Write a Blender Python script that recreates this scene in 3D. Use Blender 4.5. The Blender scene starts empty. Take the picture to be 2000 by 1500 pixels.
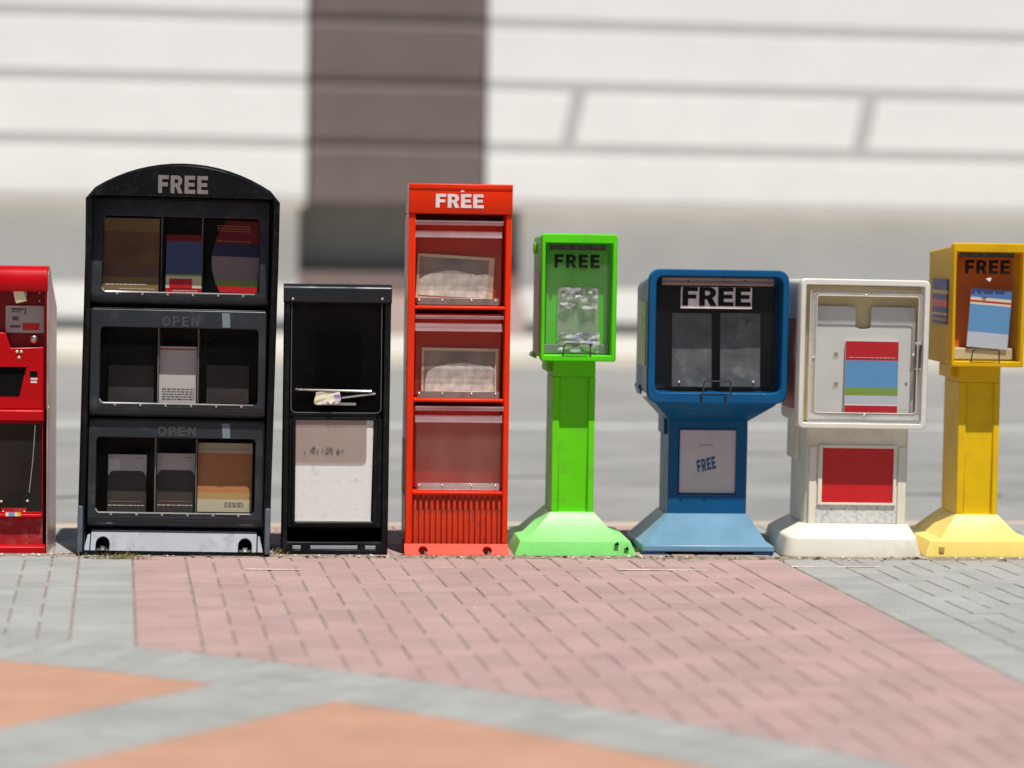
import bpy, bmesh, math, random
from mathutils import Matrix, Vector, noise as mnoise
random.seed(7)
sc = bpy.context.scene
COL = sc.collection

# ------------------------------------------------------------------ camera, sky, sun, exposure
CAM_D, CAM_F, CAM_H = 9.75, 4875.0, 1.264            # distance, focal length in 2000-px units, eye height
PITCH, ROLL = math.atan(298 / CAM_F), 0.0155
cam_d = bpy.data.cameras.new('camera')
cam = bpy.data.objects.new('camera', cam_d); COL.objects.link(cam)
CAM_M = Matrix.Rotation(math.pi / 2 - PITCH, 3, 'X') @ Matrix.Rotation(ROLL, 3, 'Z')
cam.matrix_world = Matrix.Translation((0, -CAM_D, CAM_H)) @ CAM_M.to_4x4()
cam_d.sensor_width = 36.0
cam_d.lens = 36.0 * CAM_F / 2000
cam_d.clip_start, cam_d.clip_end = 0.1, 2000
cam_d.dof.use_dof = True
cam_d.dof.focus_distance = 9.44
cam_d.dof.aperture_fstop = 1.08
sc.camera = cam

SUN_EL, SUN_AZ = math.radians(69), math.radians(24)  # azimuth measured from the camera side towards the right
sun_vec = Vector((math.sin(SUN_AZ) * math.cos(SUN_EL), -math.cos(SUN_AZ) * math.cos(SUN_EL), math.sin(SUN_EL)))
world = bpy.data.worlds.new('World'); sc.world = world; world.use_nodes = True
wn = world.node_tree
bg = wn.nodes['Background']
sky = wn.nodes.new('ShaderNodeTexSky'); sky.sky_type = 'NISHITA'; sky.sun_disc = False
sky.sun_elevation = SUN_EL; sky.sun_rotation = math.atan2(sun_vec.x, sun_vec.y)
wn.links.new(sky.outputs[0], bg.inputs[0]); bg.inputs[1].default_value = 0.05
sun_d = bpy.data.lights.new('sun', 'SUN'); sun_d.energy = 5.0; sun_d.angle = math.radians(0.5); sun_d.color = (1, .965, .91)
sun = bpy.data.objects.new('sun', sun_d); COL.objects.link(sun)
sun.rotation_euler = sun_vec.to_track_quat('Z', 'Y').to_euler()
sc.view_settings.view_transform = 'Standard'; sc.view_settings.look = 'None'
sc.view_settings.gamma = 1; sc.view_settings.exposure = 0.12
sc.view_settings.use_curve_mapping = False

# ------------------------------------------------------------------ materials
def mat(name, color, rough=.5, spec=.5, metal=0., vary=.06, vscale=6., bump=.0, bscale=60., dirt=None, dirt_amt=0., dirt_scale=9., coat=0., dirt_lo=.52, dirt_hi=.7, glow=0.):
    m = bpy.data.materials.new(name); m.use_nodes = True
    nt = m.node_tree; b = nt.nodes['Principled BSDF']
    b.inputs['Roughness'].default_value = rough; b.inputs['Metallic'].default_value = metal
    b.inputs['Specular IOR Level'].default_value = spec; b.inputs['Coat Weight'].default_value = coat
    tc = nt.nodes.new('ShaderNodeTexCoord')
    n = nt.nodes.new('ShaderNodeTexNoise'); n.inputs['Scale'].default_value = vscale; n.inputs['Detail'].default_value = 5
    nt.links.new(tc.outputs['Object'], n.inputs['Vector'])
    hsv = nt.nodes.new('ShaderNodeMapRange'); hsv.inputs[1].default_value = .3; hsv.inputs[2].default_value = .7
    hsv.inputs[3].default_value = 1 - vary; hsv.inputs[4].default_value = 1 + vary
    nt.links.new(n.outputs['Fac'], hsv.inputs[0])
    mul = nt.nodes.new('ShaderNodeMix'); mul.data_type = 'RGBA'; mul.blend_type = 'MULTIPLY'; mul.inputs[0].default_value = 1
    mul.inputs[6].default_value = (*color, 1)
    nt.links.new(hsv.outputs[0], mul.inputs[7])
    out = mul.outputs[2]
    if dirt:
        n2 = nt.nodes.new('ShaderNodeTexNoise'); n2.inputs['Scale'].default_value = dirt_scale; n2.inputs['Detail'].default_value = 8; n2.inputs['Roughness'].default_value = .7
        nt.links.new(tc.outputs['Object'], n2.inputs['Vector'])
        r = nt.nodes.new('ShaderNodeMapRange'); r.inputs[1].default_value = dirt_lo; r.inputs[2].default_value = dirt_hi
        r.inputs[3].default_value = 0; r.inputs[4].default_value = dirt_amt
        nt.links.new(n2.outputs['Fac'], r.inputs[0])
        mx = nt.nodes.new('ShaderNodeMix'); mx.data_type = 'RGBA'
        nt.links.new(r.outputs[0], mx.inputs[0]); nt.links.new(out, mx.inputs[6]); mx.inputs[7].default_value = (*dirt, 1)
        out = mx.outputs[2]
    nt.links.new(out, b.inputs['Base Color'])
    rr = nt.nodes.new('ShaderNodeMapRange'); rr.inputs[1].default_value = .3; rr.inputs[2].default_value = .7
    rr.inputs[3].default_value = max(.02, rough - .07); rr.inputs[4].default_value = min(1, rough + .07)
    nt.links.new(n.outputs['Fac'], rr.inputs[0]); nt.links.new(rr.outputs[0], b.inputs['Roughness'])
    if bump:
        n3 = nt.nodes.new('ShaderNodeTexNoise'); n3.inputs['Scale'].default_value = bscale; n3.inputs['Detail'].default_value = 4
        nt.links.new(tc.outputs['Object'], n3.inputs['Vector'])
        bp = nt.nodes.new('ShaderNodeBump'); bp.inputs['Strength'].default_value = bump; bp.inputs['Distance'].default_value = .01
        nt.links.new(n3.outputs['Fac'], bp.inputs['Height']); nt.links.new(bp.outputs[0], b.inputs['Normal'])
    if glow:                                              # thin moulded plastic lets some sunlight through
        tr = nt.nodes.new('ShaderNodeBsdfTranslucent'); nt.links.new(out, tr.inputs[0])
        mxs = nt.nodes.new('ShaderNodeMixShader'); mxs.inputs[0].default_value = glow
        nt.links.new(b.outputs[0], mxs.inputs[1]); nt.links.new(tr.outputs[0], mxs.inputs[2])
        nt.links.new(mxs.outputs[0], nt.nodes['Material Output'].inputs[0])
    return m

def pane_mat(name, tint=(.96, .96, .96), haze=.04, haze_col=(.6, .58, .55), rough=.06, fres=.012, haze_scale=5.):
    """clear or dusty acrylic sheet: mostly transparent, a sky sheen and a film of dust"""
    m = bpy.data.materials.new(name); m.use_nodes = True; nt = m.node_tree
    nt.nodes.remove(nt.nodes['Principled BSDF']); out = nt.nodes['Material Output']
    t = nt.nodes.new('ShaderNodeBsdfTransparent'); t.inputs[0].default_value = (*tint, 1)
    g = nt.nodes.new('ShaderNodeBsdfGlossy'); g.inputs['Roughness'].default_value = rough
    d = nt.nodes.new('ShaderNodeBsdfDiffuse'); d.inputs[0].default_value = (*haze_col, 1)
    lw = nt.nodes.new('ShaderNodeLayerWeight'); lw.inputs[0].default_value = .5    # Schlick curve, the same from both sides of the sheet
    pw = nt.nodes.new('ShaderNodeMath'); pw.operation = 'POWER'; pw.inputs[1].default_value = 5; nt.links.new(lw.outputs['Facing'], pw.inputs[0])
    fr = nt.nodes.new('ShaderNodeMath'); fr.operation = 'MULTIPLY_ADD'; fr.inputs[1].default_value = .7; fr.inputs[2].default_value = fres; nt.links.new(pw.outputs[0], fr.inputs[0])
    tc = nt.nodes.new('ShaderNodeTexCoord'); mp = nt.nodes.new('ShaderNodeMapping'); mp.inputs['Scale'].default_value = (1, 1, .45)
    n = nt.nodes.new('ShaderNodeTexNoise'); n.inputs['Scale'].default_value = haze_scale; n.inputs['Detail'].default_value = 6
    nt.links.new(tc.outputs['Object'], mp.inputs[0]); nt.links.new(mp.outputs[0], n.inputs['Vector'])
    r = nt.nodes.new('ShaderNodeMapRange'); r.inputs[1].default_value = .3; r.inputs[2].default_value = .75
    r.inputs[3].default_value = haze * .35; r.inputs[4].default_value = haze * 1.9
    nt.links.new(n.outputs['Fac'], r.inputs[0])
    m1 = nt.nodes.new('ShaderNodeMixShader'); m2 = nt.nodes.new('ShaderNodeMixShader')
    nt.links.new(r.outputs[0], m1.inputs[0]); nt.links.new(t.outputs[0], m1.inputs[1]); nt.links.new(d.outputs[0], m1.inputs[2])
    nt.links.new(fr.outputs[0], m2.inputs[0]); nt.links.new(m1.outputs[0], m2.inputs[1]); nt.links.new(g.outputs[0], m2.inputs[2])
    nt.links.new(m2.outputs[0], out.inputs[0])
    return m

def brick_mat(name, color, vary=.18, grain=.16, spots=None):
    """per-paver tone, sandy grain and small pits"""
    m = bpy.data.materials.new(name); m.use_nodes = True; nt = m.node_tree; b = nt.nodes['Principled BSDF']
    b.inputs['Roughness'].default_value = .85; b.inputs['Specular IOR Level'].default_value = .25
    oi = nt.nodes.new('ShaderNodeObjectInfo'); ge = nt.nodes.new('ShaderNodeNewGeometry')
    ad = nt.nodes.new('ShaderNodeMath'); ad.operation = 'ADD'
    nt.links.new(oi.outputs['Random'], ad.inputs[0]); nt.links.new(ge.outputs['Random Per Island'], ad.inputs[1])
    fr = nt.nodes.new('ShaderNodeMath'); fr.operation = 'FRACT'; nt.links.new(ad.outputs[0], fr.inputs[0])
    mr = nt.nodes.new('ShaderNodeMapRange'); mr.inputs[3].default_value = 1 - vary; mr.inputs[4].default_value = 1 + vary
    nt.links.new(fr.outputs[0], mr.inputs[0])
    n = nt.nodes.new('ShaderNodeTexNoise'); n.inputs['Scale'].default_value = 160; n.inputs['Detail'].default_value = 3
    nt.links.new(ge.outputs['Position'], n.inputs['Vector'])
    n2 = nt.nodes.new('ShaderNodeTexNoise'); n2.inputs['Scale'].default_value = 3.5; n2.inputs['Detail'].default_value = 6
    nt.links.new(ge.outputs['Position'], n2.inputs['Vector'])
    g1 = nt.nodes.new('ShaderNodeMapRange'); g1.inputs[1].default_value = .25; g1.inputs[2].default_value = .75
    g1.inputs[3].default_value = 1 - grain; g1.inputs[4].default_value = 1 + grain; nt.links.new(n.outputs['Fac'], g1.inputs[0])
    g2 = nt.nodes.new('ShaderNodeMapRange'); g2.inputs[1].default_value = .3; g2.inputs[2].default_value = .7
    g2.inputs[3].default_value = .9; g2.inputs[4].default_value = 1.08; nt.links.new(n2.outputs['Fac'], g2.inputs[0])
    p1 = nt.nodes.new('ShaderNodeMath'); p1.operation = 'MULTIPLY'; nt.links.new(mr.outputs[0], p1.inputs[0]); nt.links.new(g1.outputs[0], p1.inputs[1])
    p2 = nt.nodes.new('ShaderNodeMath'); p2.operation = 'MULTIPLY'; nt.links.new(p1.outputs[0], p2.inputs[0]); nt.links.new(g2.outputs[0], p2.inputs[1])
    mx = nt.nodes.new('ShaderNodeMix'); mx.data_type = 'RGBA'; mx.blend_type = 'MULTIPLY'; mx.inputs[0].default_value = 1
    mx.inputs[6].default_value = (*color, 1); nt.links.new(p2.outputs[0], mx.inputs[7]); nt.links.new(mx.outputs[2], b.inputs['Base Color'])
    n4 = nt.nodes.new('ShaderNodeTexNoise'); n4.inputs['Scale'].default_value = 17; n4.inputs['Detail'].default_value = 3     # scattered oil and gum spots
    nt.links.new(ge.outputs['Position'], n4.inputs['Vector'])
    sp = nt.nodes.new('ShaderNodeMapRange'); sp.inputs[1].default_value = .66; sp.inputs[2].default_value = .72; sp.inputs[3].default_value = 0; sp.inputs[4].default_value = .22
    nt.links.new(n4.outputs['Fac'], sp.inputs[0])
    mx2 = nt.nodes.new('ShaderNodeMix'); mx2.data_type = 'RGBA'; nt.links.new(sp.outputs[0], mx2.inputs[0]); nt.links.new(mx.outputs[2], mx2.inputs[6]); mx2.inputs[7].default_value = (.10, .085, .075, 1)
    nt.links.new(mx2.outputs[2], b.inputs['Base Color'])
    bp = nt.nodes.new('ShaderNodeBump'); bp.inputs['Strength'].default_value = .25; bp.inputs['Distance'].default_value = .003
    nt.links.new(n.outputs['Fac'], bp.inputs['Height']); nt.links.new(bp.outputs[0], b.inputs['Normal'])
    return m

M = {}
M['red'] = mat('red_paint', (.45, .002, .006), .32, .18, dirt=(.05, .01, .01), dirt_amt=.35, dirt_scale=7)
M['red_dusty'] = mat('red_paint_dusty', (.36, .008, .012), .6, .3, dirt=(.3, .16, .12), dirt_amt=.6, dirt_scale=22)
M['worn_side'] = mat('worn_side_metal', (.56, .38, .36), .34, .5, metal=.5, vary=.25, dirt=(.24, .10, .07), dirt_amt=.9, dirt_scale=5)
M['black'] = mat('black_plastic', (.008, .0085, .010), .38, .12, vary=.15, dirt=(.05, .05, .05), dirt_amt=.4, dirt_scale=14)
M['charcoal'] = mat('charcoal_plastic', (.022, .025, .031), .36, .38, vary=.12, dirt=(.09, .09, .09), dirt_amt=.35, dirt_scale=12)
M['inside_black'] = mat('dark_interior', (.006, .006, .006), .9, .05)
M['embossed'] = mat('embossed_edge_light', (.050, .054, .062), .35, .5)  # letter-edge highlights put in as a lighter plastic colour
M['grey_print'] = mat('grey_vinyl_print', (.21, .185, .18), .6, .2, vary=.1, vscale=40)
M['silver'] = mat('silver_paint', (.29, .305, .335), .6, .2, vary=.12, vscale=14, dirt=(.14, .14, .14), dirt_amt=.5, dirt_scale=16)
M['steel'] = mat('bare_steel', (.62, .60, .55), .28, .5, metal=.95)
M['rivet'] = mat('rivet_metal', (.72, .70, .66), .3, .5, metal=.8)
M['orange'] = mat('orange_plastic', (.78, .030, .002), .36, .2, dirt=(.42, .045, .015), dirt_amt=.5, dirt_scale=8, bump=.03, bscale=25)
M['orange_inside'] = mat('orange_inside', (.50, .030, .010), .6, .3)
M['orange_grime'] = mat('orange_grimy', (.62, .045, .010), .45, .4, vary=.1, dirt=(.10, .045, .03), dirt_amt=.75, dirt_scale=20, dirt_lo=.47, dirt_hi=.66)
M['green'] = mat('green_plastic', (.125, .64, .008), .42, .20, vary=.07, dirt=(.13, .34, .04), dirt_amt=.45, dirt_scale=10, bump=.03, bscale=25)
M['blue'] = mat('blue_plastic', (.003, .085, .22), .38, .20, vary=.08, dirt=(.015, .06, .11), dirt_amt=.55, dirt_scale=11, bump=.03, bscale=25)
M['blue_dark'] = mat('blue_black_inside', (.012, .020, .030), .6, .3)
M['white'] = mat('white_plastic', (.75, .71, .60), .42, .25, vary=.05, dirt=(.42, .38, .30), dirt_amt=.45, dirt_scale=7)
M['white_speckle'] = mat('white_speckled', (.66, .65, .62), .6, .3, dirt=(.22, .22, .21), dirt_amt=.7, dirt_scale=60, dirt_lo=.47, dirt_hi=.66)
M['green_head'] = mat('green_moulded_head', (.125, .76, .012), .42, .25, vary=.05, dirt=(.10, .22, .03), dirt_amt=.25, dirt_scale=8, glow=.26)
M['yellow_head'] = mat('yellow_moulded_head', (.80, .50, .006), .40, .25, vary=.05, dirt=(.55, .27, .02), dirt_amt=.3, dirt_scale=7, glow=.30)
M['white_head'] = mat('white_moulded_head', (.82, .80, .74), .42, .35, vary=.05, dirt=(.45, .41, .33), dirt_amt=.3, dirt_scale=7, glow=.22)
M['blue_base'] = mat('sun_faded_blue_base', (.135, .26, .37), .42, .5, vary=.10, dirt=(.02, .04, .07), dirt_amt=.7, dirt_scale=60, dirt_lo=.60, dirt_hi=.70)
M['green_base'] = mat('green_base_painted_sheen', (.23, .72, .18), .45, .5, vary=.05, dirt=(.12, .40, .08), dirt_amt=.3, dirt_scale=8)  # sheen of the sunlit slope painted in as a paler green
M['yellow_base'] = mat('yellow_base_painted_sheen', (.85, .66, .17), .45, .5, vary=.05, dirt=(.6, .38, .06), dirt_amt=.35, dirt_scale=7)  # paler yellow: the bright sunlit slope is put into the colour
M['dimple_shade'] = mat('shaded_dimple', (.34, .31, .26), .7, .2, vary=.25, vscale=60)  # shade of the hollow painted as a flat darker disc
M['cap_gloss'] = mat('glossy_black_cap', (.012, .013, .016), .16, .5, vary=.15)
M['black_gloss'] = mat('glossy_black_plastic', (.006, .0065, .008), .24, .14, vary=.15, dirt=(.05, .05, .05), dirt_amt=.4, dirt_scale=14)
M['shaded_red_bay'] = mat('shaded_red_bay', (.20, .003, .007), .5, .3)  # recess shade painted in, a darker copy of the red
M['yellowed'] = mat('yellowed_plastic', (.86, .74, .42), .5, .3, glow=.2)
M['off_white'] = mat('off_white_sheet', (.70, .69, .65), .5, .4)
M['yellow'] = mat('yellow_plastic', (.74, .475, .005), .40, .20, vary=.07, dirt=(.58, .30, .02), dirt_amt=.5, dirt_scale=9, bump=.03, bscale=25)
M['yellow_inside'] = mat('yellow_inside', (.88, .22, .003), .6, .1, glow=.2)  # orange puts the light bouncing between yellow walls into the colour
M['black_print'] = mat('black_vinyl_print', (.010, .010, .010), .6, .12)
M['white_print'] = mat('white_vinyl_print', (.74, .66, .66), .5, .4, vary=.12, vscale=30)
M['ink'] = mat('grey_ink', (.12, .11, .12), .7, .2)
M['pale_ink'] = mat('pale_ink', (.75, .72, .66), .7, .2)
M['wire'] = mat('dark_wire', (.10, .095, .09), .25, .5, metal=.9)
M['track'] = mat('grimy_hinge_strip', (.045, .04, .03), .6, .4, dirt=(.22, .19, .13), dirt_amt=.8, dirt_scale=45)
M['hinge_brown'] = mat('brown_hinge_rail', (.28, .21, .19), .35, .5, metal=.4, dirt=(.1, .07, .05), dirt_amt=.6, dirt_scale=16)
M['paper_white'] = mat('white_paper', (.78, .78, .76), .7, .2, vary=.04)
M['paper_lavender'] = mat('lavender_paper', (.34, .28, .62), .6, .2, vary=.3, vscale=30)
M['paper_aged'] = mat('aged_paper', (.76, .66, .43), .7, .2, vary=.12, dirt=(.3, .22, .12), dirt_amt=.5, dirt_scale=25)
M['photo_dark'] = mat('dark_photo_print', (.27, .265, .21), .4, .4, vary=.35, vscale=9)
M['photo_pale'] = mat('pale_photo_print', (.72, .76, .66), .5, .4, vary=.3, vscale=30)
M['tan_cover'] = mat('tan_cover', (.55, .23, .09), .5, .3, vary=.08, dirt=(.62, .52, .25), dirt_amt=.35, dirt_scale=10)
M['cream_cover'] = mat('cream_cover', (.64, .58, .42), .6, .3, vary=.12, dirt=(.5, .38, .2), dirt_amt=.6, dirt_scale=16)
M['brown_cover'] = mat('brown_cover', (.34, .17, .08), .4, .4, vary=.1)
M['dim_red'] = mat('shaded_red_print', (.20, .006, .010), .45, .3, vary=.1)  # dim prints of the rack's top row: shade painted into their colours
M['dim_blue'] = mat('shaded_blue_print', (.065, .095, .23), .45, .3, vary=.1)
M['dim_navy'] = mat('shaded_navy_print', (.028, .030, .085), .45, .3, vary=.1)
M['dim_mauve'] = mat('shaded_mauve_print', (.27, .23, .26), .5, .3, vary=.1)
M['dim_ochre'] = mat('shaded_ochre_print', (.26, .175, .07), .45, .3, vary=.15)
M['dim_brown'] = mat('shaded_brown_print', (.17, .085, .04), .45, .3, vary=.35, vscale=9)
M['ochre_cover'] = mat('ochre_cover', (.52, .35, .13), .4, .4, vary=.08)
M['dark_brown_cover'] = mat('dark_brown_cover', (.14, .075, .045), .4, .4, vary=.1)
M['crimson'] = mat('crimson_print', (.56, .010, .018), .4, .4, vary=.03)
M['sky_blue'] = mat('sky_blue_print', (.13, .33, .60), .45, .3, vary=.04)
M['mid_blue'] = mat('mid_blue_print', (.10, .20, .50), .45, .3, vary=.04)
M['navy'] = mat('navy_print', (.05, .06, .22), .45, .3, vary=.04)
M['mauve'] = mat('mauve_print', (.46, .42, .47), .5, .3, vary=.04)
M['grass_green'] = mat('green_print', (.23, .36, .06), .5, .3, vary=.06)
M['cream_print'] = mat('cream_print', (.75, .72, .52), .5, .3, vary=.06)
M['grey_blue'] = mat('pale_grey_print', (.56, .60, .66), .5, .3, vary=.05)
M['grey_card'] = mat('grey_card', (.60, .58, .58), .6, .2, vary=.05)
M['dark_card'] = mat('dark_card', (.05, .042, .04), .5, .3, vary=.3, vscale=12)
M['black_cover'] = mat('black_cover', (.055, .045, .042), .4, .4, vary=.12)
M['sheet_dark'] = mat('scuffed_dark_sheet', (.10, .11, .115), .35, .5, vary=.3, vscale=12, dirt=(.30, .31, .31), dirt_amt=.5, dirt_scale=14)
M['sheet_steel'] = mat('grey_tray', (.30, .30, .30), .4, .5, metal=.4)
M['sign_plate'] = mat('white_plastic_plate', (.72, .73, .70), .45, .4, vary=.05, vscale=30, dirt=(.3, .3, .28), dirt_amt=.4, dirt_scale=30)
M['sticker_grey'] = mat('grey_sticker', (.42, .38, .38), .5, .4, vary=.06)
M['sticker_aged'] = mat('aged_sticker', (.55, .48, .30), .5, .4, vary=.15, dirt=(.18, .14, .05), dirt_amt=.8, dirt_scale=14)
M['brass'] = mat('pale_brass', (.78, .70, .48), .35, .5, metal=.6)
M['pane_clear'] = pane_mat('clear_acrylic', haze=.007, fres=.003)
M['pane_door'] = pane_mat('rack_door_acrylic', haze=.003, tint=(.93, .92, .91), fres=.0015)
M['pane_black'] = pane_mat('black_box_acrylic', haze=.002, fres=.0012)
M['pane_orange_dusty'] = pane_mat('dustier_pinkish_acrylic', haze=.085, haze_col=(.50, .40, .33), fres=.004)
M['pane_dark'] = pane_mat('smoked_acrylic', tint=(.42, .38, .36), haze=.05, haze_col=(.3, .25, .23))
M['pane_green'] = pane_mat('dusty_acrylic', haze=.045, haze_col=(.56, .70, .50), fres=.004)
M['pane_orange'] = pane_mat('dusty_pinkish_acrylic', haze=.018, haze_col=(.52, .42, .36), fres=.003)
M['pane_strip'] = pane_mat('frosted_acrylic_lip', haze=.17, haze_col=(.56, .36, .40), rough=.45)
M['pane_edge'] = pane_mat('clear_acrylic_edge', haze=.30, haze_col=(.70, .69, .67), rough=.1)
M['wrap'] = pane_mat('milky_wrap', haze=.42, haze_col=(.80, .80, .82), rough=.15, haze_scale=40)
M['flap'] = pane_mat('stained_plastic_flap', tint=(.88, .82, .78), haze=.30, haze_col=(.56, .48, .45), rough=.2)

# ------------------------------------------------------------------ mesh helpers
class MB:
    def __init__(s): s.bm = bmesh.new(); s.mi = 0
    def face(s, vs):
        try:
            f = s.bm.faces.new(vs); f.material_index = s.mi; return f
        except ValueError: return None
    def box(s, x0, x1, y0, y1, z0, z1):
        v = [s.bm.verts.new(p) for p in ((x0,y0,z0),(x1,y0,z0),(x1,y1,z0),(x0,y1,z0),(x0,y0,z1),(x1,y0,z1),(x1,y1,z1),(x0,y1,z1))]
        for q in ((0,3,2,1),(4,5,6,7),(0,1,5,4),(1,2,6,5),(2,3,7,6),(3,0,4,7)): s.face([v[i] for i in q])
        return s
    def loft(s, loops, cap0=True, cap1=True, closed=True):
        L = [[s.bm.verts.new(p) for p in lp] for lp in loops]
        n = len(L[0])
        for a, b in zip(L, L[1:]):
            for i in range(n if closed else n - 1):
                j = (i + 1) % n
                s.face([a[i], a[j], b[j], b[i]])
        for on, lp in ((cap0, L[0]), (cap1, L[-1])):
            if on:
                s.face(lp)
        return s
    def ring(s, loops):                                   # lofted loops joined end to start: a closed frame
        L = [[s.bm.verts.new(p) for p in lp] for lp in loops]; n = len(L[0])
        for k in range(len(L)):
            a, b = L[k], L[(k + 1) % len(L)]
            for i in range(n):
                j = (i + 1) % n; s.face([a[i], a[j], b[j], b[i]])
        return s
    def tube(s, pts, r, n=8):
        pts = [Vector(p) for p in pts]; loops = []
        for i, p in enumerate(pts):
            d = (pts[min(i + 1, len(pts) - 1)] - pts[max(i - 1, 0)]).normalized()
            u = d.orthogonal().normalized() if i == 0 else (u - d * u.dot(d)).normalized()
            w = d.cross(u)
            loops.append([p + (u * math.cos(2 * math.pi * k / n) + w * math.sin(2 * math.pi * k / n)) * r for k in range(n)])
        return s.loft(loops)
    def dome(s, c, r, flat=.6, n=8):
        c = Vector(c); loops = []
        for k in range(4):
            a = k * math.pi / 2 / 3.4
            loops.append([c + Vector((math.cos(t) * r * math.cos(a), -r * flat * math.sin(a), math.sin(t) * r * math.cos(a))) for t in [2 * math.pi * i / n for i in range(n)]])
        return s.loft(loops)
    def build(s, name, m, parent=None, bevel=0., seg=2, smooth=True, loc=None, label=None):
        bmesh.ops.recalc_face_normals(s.bm, faces=s.bm.faces[:])
        me = bpy.data.meshes.new(name); s.bm.to_mesh(me); s.bm.free()
        ms = m if isinstance(m, (list, tuple)) else [m]
        for x in ms: me.materials.append(x)
        o = bpy.data.objects.new(name, me); COL.objects.link(o)
        if parent: o.parent = parent
        if loc: o.location = loc
        if label: o['label'] = label
        if smooth:
            for p in me.polygons: p.use_smooth = True
            me.set_sharp_from_angle(angle=math.radians(38))
        if bevel:
            b = o.modifiers.new('edge', 'BEVEL'); b.width = bevel; b.segments = seg; b.limit_method = 'ANGLE'; b.angle_limit = math.radians(40)
            b.harden_normals = False
            for p in me.polygons: p.use_smooth = True
        return o

def rr(x0, x1, z0, z1, r=.0, n=4):
    """rounded rectangle, counter-clockwise seen from the front, as (x, z)"""
    if r <= 0: r = 1e-4
    out = []
    for cx, cz, a in ((x1 - r, z0 + r, -90), (x1 - r, z1 - r, 0), (x0 + r, z1 - r, 90), (x0 + r, z0 + r, 180)):
        for k in range(n + 1):
            t = math.radians(a + 90 * k / n); out.append((cx + r * math.cos(t), cz + r * math.sin(t)))
    return out
def at_y(loop, y): return [(x, y, z) for x, z in loop]
def at_yf(loop, fn, dy=0): return [(x, fn(z) + dy, z) for x, z in loop]

def tag(o, label, cat, group=None):
    o['label'] = label; o['category'] = cat
    if group: o['group'] = group
    return o
def structure(o): o['kind'] = 'structure'; return o

# flat heavy letters as filled outlines: (outer, holes) in a unit cell, height 1
def glyph(ch):
    w = .30
    if ch == 'F': return .74, [[(0,0),(.27,0),(.27,.38),(.66,.38),(.66,.60),(.27,.60),(.27,.78),(.72,.78),(.72,1),(0,1)]], []
    if ch == 'E': return .76, [[(0,0),(.74,0),(.74,.22),(.27,.22),(.27,.40),(.68,.40),(.68,.61),(.27,.61),(.27,.78),(.72,.78),(.72,1),(0,1)]], []
    def arc(cx, cz, rx, rz, a0, a1, n=7): return [(cx + rx * math.cos(math.radians(a0 + (a1 - a0) * i / n)), cz + rz * math.sin(math.radians(a0 + (a1 - a0) * i / n))) for i in range(n + 1)]
    if ch == 'R':
        return .84, [[(0,0),(.27,0),(.27,.36),(.36,.36),(.53,0),(.84,0),(.62,.42)] + arc(.46, .70, .34, .30, -62, 90) + [(0,1)]], [[(.27,.56)] + arc(.40,.68,.13,.12,-90,90) + [(.27,.80)]]
    if ch == 'P': return .72, [[(0,0),(.22,0),(.22,.36)] + arc(.38, .68, .32, .32, -90, 90) + [(0,1)]], [[(.22,.54)] + arc(.36,.68,.13,.14,-90,90) + [(.22,.82)]]
    if ch == 'O': return .86, [arc(.42,.5,.42,.5,0,345,22)], [arc(.42,.5,.22,.29,0,345,22)]
    if ch == 'N': return .82, [[(0,0),(.21,0),(.21,.62),(.56,0),(.78,0),(.78,1),(.57,1),(.57,.40),(.22,1),(0,1)]], []

def lettering(text, m, parent, x0, x1, z0, z1, y, depth=.0015, name='lettering', gap=.14, rot=0., skew=0., tilt=0.):
    """the word fills x0..x1 and z0..z1 on the plane y, proud by depth"""
    cells = [glyph(c) for c in text]
    total = sum(c[0] for c in cells) + gap * (len(text) - 1)
    cu = bpy.data.curves.new(name, 'CURVE'); cu.dimensions = '2D'; cu.fill_mode = 'BOTH'; cu.extrude = depth / 2
    pen = 0; sx = (x1 - x0) / total; sz = z1 - z0
    for w, outs, holes in cells:
        for pl in outs + holes:
            sp = cu.splines.new('POLY'); sp.points.add(len(pl) - 1); sp.use_cyclic_u = True
            for p, (a, b) in zip(sp.points, pl): p.co = ((pen + a) * sx - (x1 - x0) / 2 + skew * (b - .5) * sz, (b - .5) * sz, 0, 1)
        pen += w + gap
    tmp = bpy.data.objects.new(name, cu)
    me = bpy.data.meshes.new_from_object(tmp)
    bpy.data.objects.remove(tmp)
    me.materials.clear(); me.materials.append(m)
    o = bpy.data.objects.new(name, me); COL.objects.link(o); o.parent = parent
    o.matrix_local = Matrix.Translation(((x0 + x1) / 2, y, (z0 + z1) / 2)) @ Matrix.Rotation(math.pi / 2 - tilt, 4, 'X') @ Matrix.Rotation(rot, 4, 'Z')
    return o

# ------------------------------------------------------------------ measuring: a sight line met with a real plane
CAM_P = Vector((0, -CAM_D, CAM_H))
def ray(px, py): return CAM_M @ Vector(((px - 1000) / CAM_F, -(py - 750) / CAM_F, -1))
def ground(px, py, z=0.):
    d = ray(px, py); t = (z - CAM_H) / d.z; return CAM_P + d * t
def seen_at(p):
    q = CAM_M.transposed() @ (Vector(p) - CAM_P); return 1000 + CAM_F * q.x / -q.z, 750 - CAM_F * q.y / -q.z

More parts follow.
